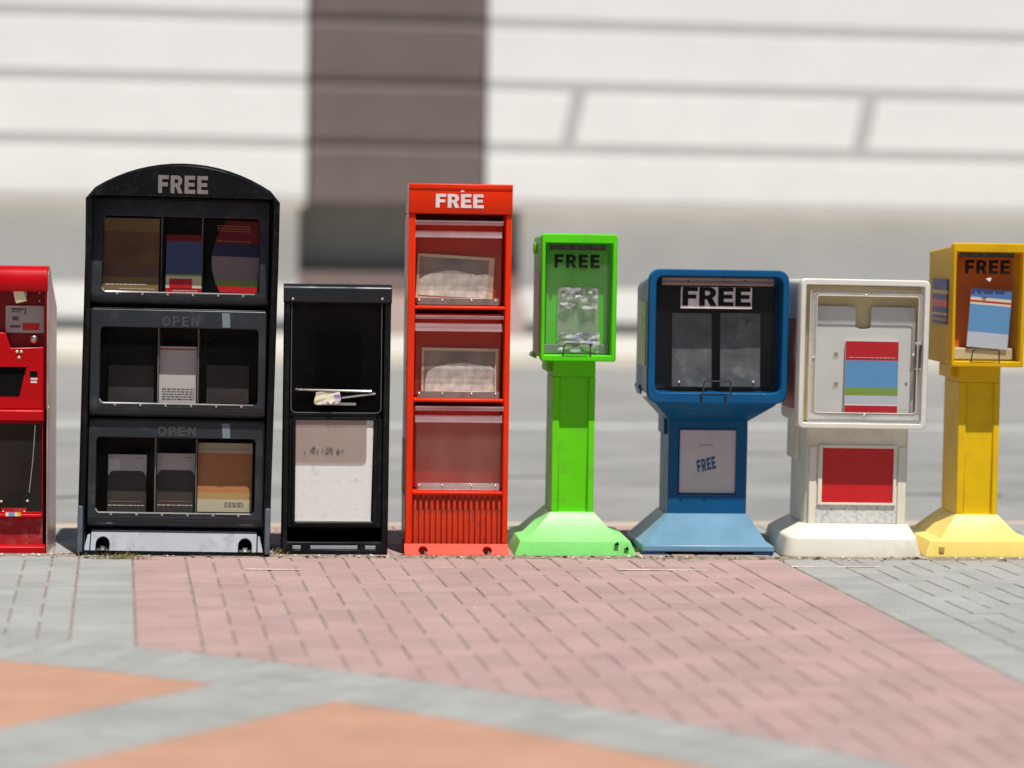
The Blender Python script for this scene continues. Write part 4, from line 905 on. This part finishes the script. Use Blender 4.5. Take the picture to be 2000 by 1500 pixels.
def slim_pedestal(s, m, hx, hy, lip, neck_px, neck_y, stem_px, flare_y, plate_y, base_px, flare_px, back_drop, panel_px):
    E_ = s.e
    F = s.R(*hx, *hy, .0); hd_ = .40
    B_ = (F[0] + .004, F[1] - .004, F[2] + .004, F[3] - back_drop)
    h, inn = head(s, {'green_plastic': M['green_head'], 'yellow_plastic': M['yellow_head']}[m.name], F, B_, hd_, .010, lip, wall=.004)
    ys = .088
    sx0, sx1 = s.X(stem_px[0], 860, ys), s.X(stem_px[1], 860, ys); zf = s.Z(sum(stem_px) / 2, flare_y, ys); zn = F[2] + .0015
    p0, p1 = s.X(panel_px[0], 860, ys), s.X(panel_px[1], 860, ys); zp = s.Z(sum(stem_px) / 2, hy[1] + 30, ys)
    sec = [(sx0, ys), (p0, ys), (p0 + .003, ys + .011), (p1 - .003, ys + .011), (p1, ys), (sx1, ys), (sx1, ys + .23), (sx0, ys + .23)]
    mb = MB(); mb.loft([[(x, y, z) for x, y in sec] for z in (zf - .004, zp)])
    mb.build('stem', m, E_, bevel=.003)
    MB().box(sx0 + .0004, sx1 - .0004, ys + .0006, ys + .229, zp + .0005, zn).build('stem_head', m, E_, bevel=.003)
    MB().box(sx0 - .020, sx1 + .001, ys + .06, ys + .25, s.Z(sum(stem_px) / 2, neck_y, ys), zn - .0004).build('stem_collar', m, E_, bevel=.004)
    yfront = -.02
    pedestal_base(s, {'green_plastic': M['green_base'], 'yellow_plastic': M['yellow_base']}[m.name], (s.X(base_px[0], 1087, yfront), s.X(base_px[1], 1087, yfront)), None, yfront, s.Z(sum(base_px) / 2, plate_y, .0),
                  (s.X(flare_px[0], plate_y, .01), s.X(flare_px[1], plate_y, .01)), zf, (sx0 - .003, sx1 + .003), (ys - .004, ys + .25), plate_in=.024, r=.003)
    return F, inn

# green
s = Stand('newspaper_box', 'bright green pedestal free box with crumpled wrap inside, right of the orange tower', 'newspaper box', 1121, 1086)
E_ = s.e; m = M['green']
F, inn = slim_pedestal(s, m, (1057, 1205), (457, 706), (.016, .019, .024, .036), None, 728, (1078, 1161), 1000, 1056, (1005, 1243), (1031, 1208), .015, (1091, 1149))
plate(E_, 'pane', M['pane_green'], inset(inn, .003), .030, .033, .004)
plate(E_, 'hinge_strip', M['track'], s.R(1074, 1183, 478, 489, .025), .018, .028, .002)
lettering('FREE', M['black_print'], E_, s.X(1083, 510, .028), s.X(1172, 510, .028), s.Z(1128, 523, .028), s.Z(1128, 497, .028), .0285, gap=.18)
wire_handle(E_, s.X(1101, 690), s.X(1152, 690), inn[2] - .014, s.Z(1128, 671), .004, .020)
MB().box(inn[0] + .004, inn[1] - .004, .062, .0735, inn[2] + .002, inn[2] + .040).build('inner_tray', mat('grey_tray_plastic', (.20, .22, .20), .6, .3), E_, bevel=.004)
plate(E_, 'back_board', M['green_head'], inset(inn, .012), .074, .077, .004)
plate(E_, 'inner_holder', M['pane_edge'], s.R(1088, 1168, 560, 690, .068), .066, .069, .003)
MB().box(F[0] + .0025, F[0] + .0075, .10, .33, s.Z(1045, 690, .2), s.Z(1045, 530, .2)).build('side_sticker', mat('grimy_side_sticker', (.27, .24, .18), .5, .4, vary=.3, vscale=16, dirt=(.08, .07, .05), dirt_amt=.8, dirt_scale=14), E_)
MB().box(F[0] - .004, F[0] + .02, .27, .33, s.Z(1040, 495, .3), s.Z(1040, 474, .3)).build('side_catch', m, E_, bevel=.004)
MB().loft([[(F[0] - .010, y, F[2] + .004), (F[0] + .012, y, F[2] - .004), (F[0] + .012, y, F[2] + .024), (F[0] - .004, y, F[2] + .018)] for y in (.26, .38)]).build('side_catch', m, E_, bevel=.003)
for px, py in ((1204, 1062), (1223, 1071)):
    x, z = s.P(px, py, -.014); MB().loft([[(x - .008, y, z - .003), (x + .009, y, z - .006), (x + .006, y, z + .007)] for y in (-.024, -.004)]).build('chipped_notch', M['inside_black'], E_)
o = crumple('plastic_wrap', 'crumpled clear wrap with lavender print heaped inside the green box', 'plastic wrap', s, (1090, 1172, 650, 688), .058, [M['wrap'], M['wrap'], M['paper_lavender'], M['pane_edge']], 7, .022, 11)
o = crumple('plastic_wrap', 'shredded clear wrap stuck midway up inside the window of the green box', 'plastic wrap', s, (1094, 1166, 562, 604), .050, [M['wrap'], M['pane_edge'], M['pane_edge'], M['wrap']], 7, .014, 21, fold=1.6)

# yellow
s = Stand('newspaper_box', 'yellow pedestal free box with a striped sticker on its side at the right edge', 'newspaper box', 1914, 1088)
E_ = s.e; m = M['yellow']
F, inn = slim_pedestal(s, m, (1860, 2003), (475, 717), (.015, .017, .022, .036), None, 740, (1871, 1951), 1005, 1056, (1807, 2036), (1836, 1995), .036, (1885, 1940))
plate(E_, 'pane', M['pane_clear'], inset(inn, .003), .030, .033, .004)
plate(E_, 'back_board', M['yellow_inside'], inset(inn, .012), .130, .134, .004)
plate(E_, 'hinge_strip', M['track'], s.R(1875, 1981, 492, 503, .025), .018, .028, .002)
lettering('FREE', M['black_print'], E_, s.X(1885, 521, .028), s.X(1973, 521, .028), s.Z(1929, 535, .028), s.Z(1929, 508, .028), .0285, gap=.14)
x, z = s.P(1931, 546, .028); MB().loft([[(x - .011, y, z + .003), (x + .004, y, z - .009), (x + .012, y, z + .007), (x - .004, y, z + .006)] for y in (.0275, .0290)]).build('paper_scrap', M['paper_white'], E_, smooth=False)
wire_handle(E_, s.X(1898, 703), s.X(1950, 703), inn[2] - .014, s.Z(1925, 683), .004, .020)
MB().box(inn[0] + .004, inn[1] - .012, .055, .14, inn[2] + .004, s.Z(1925, 680, .06)).build('inner_tray', mat('cream_tray', (.62, .55, .36), .5, .3), E_, bevel=.004)
item(s, 'leaflet', 'pale blue leaflet with crimson stripe leaning in the yellow box', 'leaflet', (1889, 1969, 565, 680), .046, [(0, .26, M['grey_blue']), (.26, .73, M['sky_blue']), (.73, .765, M['cream_print']), (.765, .80, M['crimson']), (.80, .85, M['cream_print']), (.85, 1, M['mid_blue'])], roll=.075, back=3, thick=.006)
q = s.R(1819, 1852, 545, 632, .2)
sk = bpy.data.objects.new('side_sticker', None); COL.objects.link(sk); sk.parent = E_
hgt = q[3] - q[2]; zz = q[3]
for fr_, cm in ((.24, 'navy'), (.09, 'ochre_cover'), (.12, 'navy'), (.17, 'crimson'), (.13, 'navy'), (.05, 'ochre_cover'), (.07, 'navy'), (.06, 'brown_cover'), (.07, 'navy')):
    MB().box(F[0] - .0005, F[0] + .0065, .085, .31, zz - hgt * fr_ + .0004, zz).build('stripe', M[cm], sk, smooth=False); zz -= hgt * fr_
x, z = s.P(1840, 1072, -.014); MB().box(x - .012, x + .008, -.023, .0, z - .010, z + .008).build('anchor_notch', M['ochre_cover'], E_)

# blue
s = Stand('newspaper_box', 'wide blue pedestal free box with a FREE card on its stem', 'newspaper box', 1384, 1082)
E_ = s.e; m = M['blue']
F = s.R(1266, 1540, 527, 788, .0)
h, inn = head(s, m, F, (F[0] + .006, F[1] - .006, F[2] + .02, F[3] - .055), .40, .042, (.030, .026, .040, .026), r_in=.030, wall=.004)
plate(E_, 'back_board', M['blue_dark'], inset(inn, .008), .16, .165, .02)
for px0, px1 in ((1313, 1390), (1407, 1485)):
    q = s.R(px0, px1, 612, 755, .10); MB().loft([[(q[0], .11 - .02, q[2]), (q[1], .11 - .02, q[2]), (q[1], .118, q[3]), (q[0], .118, q[3])], [(q[0], .112 - .02, q[2]), (q[1], .112 - .02, q[2]), (q[1], .120, q[3]), (q[0], .120, q[3])]]).build('holder_plate', M['sheet_dark'], E_)
    x, z = s.P(1327 if px0 < 1350 else 1472, 747, .08); rivet(E_, x, .088, z, .006)
plate(E_, 'pane', M['pane_clear'], inset(inn, .002), .050, .053, .028)
q = s.R(1292, 1511, 539, 558, .03)
hr = MB().loft([[(x, y, z) for y, z in ((.022, q[3]), (.014, q[3] - .010), (.020, q[3] - .018), (.016, q[2] + .008), (.022, q[2]), (.034, q[2]), (.034, q[3]))] for x in (q[0], q[1])]).build('hinge_rail', M['hinge_brown'], E_, bevel=.001)
for px in (1345, 1455): x, z = s.P(px, 549, .015); rivet(hr, x, .018, z, .004, M['wire'])
q = s.R(1331, 1470, 561, 603, .03)
stk = plate(E_, 'free_sticker', M['white_print'], q, .0450, .0470)
lettering('FREE', M['black_print'], stk, q[0] + .006, q[1] - .003, q[2] + .010, q[3] - .001, .0440, gap=.06)
wire_handle(E_, s.X(1374, 765), s.X(1426, 765), inn[2] - .02, s.Z(1400, 744), .004, .022, .003)
for px in (1370, 1417):
    x, z = s.P(px, 779, -.002); MB().box(x - .005, x + .005, -.0035, .004, F[2] + .004, inn[2] - .002).build('handle_slot', M['blue_dark'], E_)
yn = .145
nx0, nx1 = s.X(1305, 900, yn), s.X(1459, 900, yn); zn = s.Z(1382, 822, yn); zf = s.Z(1382, 1003, yn)
def rect3(x0, x1, y0, y1, z): return [(x0, y0, z), (x1, y0, z), (x1, y1, z), (x0, y1, z)]
MB().loft([rect3(F[0] + .035, F[1] - .035, .012, .395, F[2] + .0005), rect3(F[0] + .045, F[1] - .045, .025, .39, F[2] - .012), rect3(nx0 - .002, nx1 + .002, yn - .002, .37, zn)]).build('head_underside', m, E_, bevel=.006)
pq = s.R(1324, 1438, 836, 964, yn)
ZS = [(zf - .004, 0), (pq[2] - .004, 0), (pq[2] + .002, 1), (pq[3] - .002, 1), (pq[3] + .004, 0), (zn + .003, 0)]
def stem_sec(z, r_): d_ = .016 * r_; return [(nx0, yn, z), (pq[0], yn, z), (pq[0] + .003, yn + d_, z), (pq[1] - .003, yn + d_, z), (pq[1], yn, z), (nx1, yn, z), (nx1, .37, z), (nx0, .37, z)]
MB().loft([stem_sec(z, r_) for z, r_ in ZS]).build('stem', m, E_, bevel=.002)
MB().box(nx0 - .012, nx0 + .002, .20, .36, zn - .06, zn + .01).build('stem_rib', m, E_, bevel=.004)
cd = plate(E_, 'free_card', mat('lilac_grey_card', (.56, .50, .50), .55, .3, vary=.05, dirt=(.35, .3, .28), dirt_amt=.3, dirt_scale=20), inset(s.R(1327, 1437, 840, 963, yn + .01), .001), yn + .010, yn + .0125)
q = s.R(1361, 1398, 898, 918, yn + .01)
lettering('FREE', mat('teal_ink', (.02, .10, .20), .6, .2), cd, q[0], q[1], q[2] - .002, q[3] + .006, yn + .009, depth=.001, gap=.16, rot=.24, skew=.1)
MB().box(s.X(1366, 870, yn), s.X(1394, 870, yn), yn + .0088, yn + .0098, s.Z(1380, 870, yn) - .001, s.Z(1380, 870, yn) + .001).build('printed_text', M['ink'], cd)
pedestal_base(s, M['blue_base'], (s.X(1254, 1082, -.03), s.X(1513, 1080, -.03)), None, -.03, s.Z(1384, 1066, -.03), (s.X(1262, 1066, -.02), s.X(1500, 1066, -.02)), zf, (nx0 - .004, nx1 + .004), (yn - .006, .38), plate_in=.004, r=.006, feet=True)
for px0, px1 in ((1255, 1300), (1472, 1512)): MB().box(s.X(px0, 1080, -.03), s.X(px1, 1080, -.03), -.026, .10, .0, .0125).build('foot_pad', m, E_, bevel=.004)
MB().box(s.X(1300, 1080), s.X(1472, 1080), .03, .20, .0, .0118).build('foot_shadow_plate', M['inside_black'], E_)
q = s.R(1242, 1262, 588, 713, .2)
MB().box(F[0] + .0035, F[0] + .0085, .11, .34, q[2], q[3]).build('side_sticker', M['sticker_aged'], E_)
MB().loft([[(F[0] + .000, y, F[2] + .05), (F[0] + .014, y, F[2] + .012), (F[0] + .02, y, F[2] + .07)] for y in (.26, .39)]).build('side_catch', m, E_, bevel=.004)

# white
s = Stand('newspaper_box', 'chunky white free box with a red panel below its window', 'newspaper box', 1667, 1089, lean=.006)
E_ = s.e; m = M['white']
F = s.R(1561, 1814, 546, 838, .0)
h, inn = head(s, M['white_head'], F, (F[0] + .008, F[1] - .008, F[2] + .01, F[3] - .01), .40, .022, (.023, .024, .022, .024), r_in=.006, wall=.006, step=.06)
yb = .052
plate(E_, 'yellowed_back', M['yellowed'], inset(inn, .004), .072, .076, .004)
# backboard with a U notch cut into its top edge
q = s.R(1591, 1786, 599, 808, yb)
cx0, cx1, cz = s.X(1671, 630, yb), s.X(1701, 630, yb), s.Z(1686, 643, yb); cm_ = (cx0 + cx1) / 2; rad = (cx1 - cx0) / 2
poly = [(q[0], q[2]), (q[1], q[2]), (q[1], q[3]), (cx1 + .006, q[3]), (cx1, q[3] - .008)] + [(cm_ + rad * math.cos(t), cz + rad * .35 - rad * .35 * math.sin(t)) for t in [math.pi * k / 8 for k in range(9)]] + [(cx0, q[3] - .008), (cx0 - .006, q[3]), (q[0], q[3])]
MB().loft([at_y(poly, yb), at_y(poly, yb + .006)]).build('backboard', M['off_white'], E_, bevel=.001)
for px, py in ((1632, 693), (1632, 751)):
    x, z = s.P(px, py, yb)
    for nm, dx, dz, r_, y0, mm in (('dimple_lip', -.0008, -.0016, .0125, .0012, M['white']), ('dimple_shade', .0008, .0014, .0098, .0020, M['dimple_shade'])):
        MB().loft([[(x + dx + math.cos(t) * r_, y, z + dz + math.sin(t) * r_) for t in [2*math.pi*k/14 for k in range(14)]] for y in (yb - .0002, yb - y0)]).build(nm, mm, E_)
# bent clear door with its bright edges
dq = s.R(1577, 1798, 566, 824, .04)
dr = bpy.data.objects.new('door', None); COL.objects.link(dr); dr.parent = E_
plate(dr, 'pane', M['pane_clear'], dq, .024, .027, .010)
dm = mat('yellowed_clear_edge', (.62, .56, .47), .2, .6, vary=.12, vscale=9)
iq = s.R(1590, 1788, 578, 806, .04)
frame(dr, 'door_rim', M['pane_edge'], dq, iq, .012, .023, .012, .010, bevel=.002)
MB().tube([(x, .009, z) for x, z in rr(*iq, .012)] + [(rr(*iq, .012)[0][0], .009, rr(*iq, .012)[0][1])], .0022, 6).build('door_edge', dm, dr)
MB().tube([(x, .010, z) for x, z in rr(*inset(dq, .001), .012)] + [(rr(*inset(dq, .001), .012)[0][0], .010, rr(*inset(dq, .001), .012)[0][1])], .0018, 6).build('door_edge', dm, dr)
MB().loft([[(dq[0] + .004, y, z), (dq[1] - .006, y, z)] + [(dq[1] - .006, y + .004, z - .002), (dq[0] + .004, y + .004, z - .002)] for y, z in ((.010, iq[2] - .004), (.004, dq[2] + .012), (.008, dq[2] + .004))]).build('door_foot', M['pane_edge'], dr)
for px, py in ((1690, 577), (1587, 698), (1781, 693), (1686, 810)): x, z = s.P(px, py, .03); rivet(dr, x, .010, z, .006)
hx0 = s.X(1796, 695, .02)
MB().tube([(hx0, .036, s.Z(1795, 672, .02)), (hx0, .006, s.Z(1795, 676, .02)), (hx0 - .003, -.002, s.Z(1794, 690, .02)), (hx0 - .003, -.002, s.Z(1794, 706, .02)), (hx0 - .002, .006, s.Z(1793, 716, .02)), (hx0 - .004, .036, s.Z(1792, 720, .02))], .0040).build('handle', M['wire'], dr)
for py in (671, 721): x, z = s.P(1793, py, .02); MB().box(x - .010, x + .009, .012, .034, z - .005, z + .005).build('handle_bracket', M['white'], dr, bevel=.002)
item(s, 'booklet', 'red, sky-blue and green booklet standing in the white box window', 'booklet', (1651, 1754, 667, 807), .034, [(0, .105, M['crimson']), (.105, .125, M['paper_white']), (.125, .245, M['grey_blue']), (.245, .355, M['grass_green']), (.355, .735, M['sky_blue']), (.735, 1, M['crimson'])], back=1, thick=.010, lines=[(.765, .785, .06, .95, M['paper_white'], 1)])
# body below the head
yl = .086
lx0, lx1 = s.X(1572, 930, yl), s.X(1775, 930, yl); zf = s.Z(1670, 1023, yl); zhd = F[2] + .004
pq = s.R(1597, 1751, 872, 1022, yl)
def rsec(x0, x1, y0, y1, r_, z):
    return [(x, y, z) for x, y in rr(x0, x1, y0, y1, r_)]
MB().loft([rsec(lx0, lx1, yl, .40, .035, z) for z in (zf - .006, zhd)]).build('stem', m, E_, bevel=.0)
MB().box(lx0 - .016, lx0 + .04, .22, .395, s.Z(1600, 905, yl), zhd + .01).build('stem_shoulder', m, E_, bevel=.012)
q = s.R(1597, 1750, 869, 986, yl)
iq = s.R(1605, 1744, 875, 982, yl)
frame(E_, 'panel_frame', m, q, iq, yl - .010, yl + .004, .004, .002)
plate(E_, 'red_panel', mat('red_panel_paint', (.56, .010, .014), .4, .4, vary=.04), inset(iq, -.001), yl - .0012, yl + .003)
plate(E_, 'speckled_panel', M['white_speckle'], s.R(1584, 1750, 988, 1021, yl), yl - .0015, yl + .003)
for a, b2 in ((1573, 1594), (1752, 1775)): MB().box(s.X(a, 950, yl) + .012 * (a < 1600), s.X(b2, 950, yl) - .012 * (a > 1600), yl - .006, yl + .004, zf - .002, s.Z(1670, 872, yl)).build('stem_rib', m, E_, bevel=.004)
bx0, bx1 = s.X(1532, 1085, -.03), s.X(1803, 1085, -.03); zp = s.Z(1667, 1050, -.012)
MB().loft([rsec(bx0, bx1, -.03, .46, .05, .0), rsec(bx0, bx1, -.03, .46, .05, .012), rsec(bx0 + .016, bx1 - .016, -.018, .45, .045, zp), rsec(lx0 - .006, lx1 + .006, yl - .008, .42, .035, zf)]).build('base', m, E_, bevel=.006)
q = s.R(1534, 1549, 622, 795, .2)
MB().box(F[0] + .003, F[0] + .011, .12, .33, q[2], q[3]).build('side_sticker', mat('faded_red_sticker', (.42, .06, .05), .5, .4, vary=.3, vscale=12, dirt=(.6, .4, .38), dirt_amt=.8, dirt_scale=8), E_)

# ------------------------------------------------------------------ litter along the feet of the row
ROW = Matrix.Translation(ground(1000, 1088)) @ Matrix.Rotation(math.radians(5), 4, 'Z')
mb = MB(); rnd = random.Random(5); n = 160; front = []; back = []
for k in range(n + 1):
    x = -2.3 + 4.7 * k / n; w = .030 + .032 * (mnoise.noise(Vector((x * 6, 1, 0))) + .6)
    p = ROW @ Vector((x, -w, 0)); front.append((p.x, p.y, -.001)); p = ROW @ Vector((x, .02, 0)); back.append((p.x, p.y, .0045))
mid = [((f[0] + b2[0]) / 2, (f[1] + b2[1]) / 2, .0045 + .002 * rnd.random()) for f, b2 in zip(front, back)]
mb.loft([front, mid, back], False, False, closed=False)
o = mb.build('sand_drift', mat('sandy_dirt', (.25, .205, .16), .95, .1, vary=.3, vscale=30, bump=.6, bscale=120, dirt=(.12, .11, .06), dirt_amt=.7, dirt_scale=18), smooth=False); o['kind'] = 'stuff'
mb = MB()
for k in range(230):
    x = rnd.uniform(-2.1, 2.2); y = -abs(rnd.gauss(.012, .032)) + .004; p = ROW @ Vector((x, y, 0)); pebble(mb, p.x, p.y, .003, rnd.choice((.002, .003, .003, .004, .005, .007)))
for k in range(60):
    x = rnd.uniform(-2.1, 2.2); p = ROW @ Vector((x, rnd.uniform(-1.6, -.05), 0)); pebble(mb, p.x, p.y, .002, rnd.choice((.002, .002, .003, .004)))
o = mb.build('gravel', mat('pale_grit', (.60, .57, .52), .9, .2, vary=.3, vscale=60), smooth=False); o['kind'] = 'stuff'
mb = MB()
for k in range(130):
    x = rnd.uniform(-2.1, 2.2); y = -abs(rnd.gauss(.01, .04)); p = ROW @ Vector((x, y, 0)); a = rnd.uniform(0, math.pi); l = rnd.uniform(.008, .022)
    q = Vector((math.cos(a), math.sin(a), 0)) * l; w = Vector((-math.sin(a), math.cos(a), 0)) * l * .35
    mb.loft([[(p.x - q.x, p.y - q.y, .004), (p.x + w.x, p.y + w.y, .006 + rnd.random() * .006), (p.x + q.x, p.y + q.y, .005), (p.x - w.x, p.y - w.y, .005)]], True, False)
o = mb.build('leaf_litter', mat('dead_leaf', (.16, .09, .05), .8, .2, vary=.4, vscale=40), smooth=False); o['kind'] = 'stuff'
gm = mat('dry_grass_blade', (.24, .21, .08), .8, .2, vary=.3, vscale=50)
for px, py, nb, sp, lab in ((237, 1092, 110, .055, 'dry grass tuft growing at the left foot of the arched black rack'), (1247, 1078, 40, .020, 'small green weed between the green and blue boxes'), (545, 1084, 26, .018, 'tiny weed between the arched rack and the short black box')):
    g0 = ground(px, py); mb = MB()
    for k in range(nb):
        bx_, by = rnd.gauss(0, sp), rnd.gauss(0, .010); a = rnd.uniform(0, 2*math.pi); l = rnd.uniform(.014, .045); w = .0016
        dx, dy = math.cos(a) * l * .8, math.sin(a) * l * .5; hz_ = l * rnd.uniform(.25, .8)
        mb.loft([[(bx_ - w, by, 0), (bx_ + w, by, 0), (bx_, by + w, 0)], [(bx_ + dx*.5 - w*.7, by + dy*.5, hz_*.8), (bx_ + dx*.5 + w*.7, by + dy*.5, hz_*.8), (bx_ + dx*.5, by + dy*.5 + w, hz_*.8)], [(bx_ + dx - w*.2, by + dy, hz_), (bx_ + dx + w*.2, by + dy, hz_), (bx_ + dx, by + dy + w*.2, hz_)]])
    o = mb.build('grass_tuft' if sp > .05 else 'weed', gm if sp != .020 else mat('weed_green', (.10, .17, .04), .7, .2, vary=.3, vscale=40), smooth=False, loc=g0); tag(o, lab, 'grass tuft' if sp > .05 else 'weed')
# thin pale strips: sun glints of the brick edges, painted on
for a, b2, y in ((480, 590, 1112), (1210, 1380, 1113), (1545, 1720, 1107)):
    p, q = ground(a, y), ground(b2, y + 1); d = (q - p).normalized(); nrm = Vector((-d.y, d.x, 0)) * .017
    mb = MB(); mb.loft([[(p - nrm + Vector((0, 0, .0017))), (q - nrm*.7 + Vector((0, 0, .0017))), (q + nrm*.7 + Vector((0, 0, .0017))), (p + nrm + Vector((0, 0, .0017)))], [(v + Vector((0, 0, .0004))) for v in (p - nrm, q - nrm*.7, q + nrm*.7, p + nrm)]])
    o = mb.build('glint_strip', bpy.data.materials.get('glint_paint') or mat('glint_paint', (.58, .49, .46), .9, .1, vary=.2, vscale=30, dirt=(.36, .26, .24), dirt_amt=.9, dirt_scale=25, dirt_lo=.42, dirt_hi=.58), pave, smooth=False); o.matrix_parent_inverse = INV
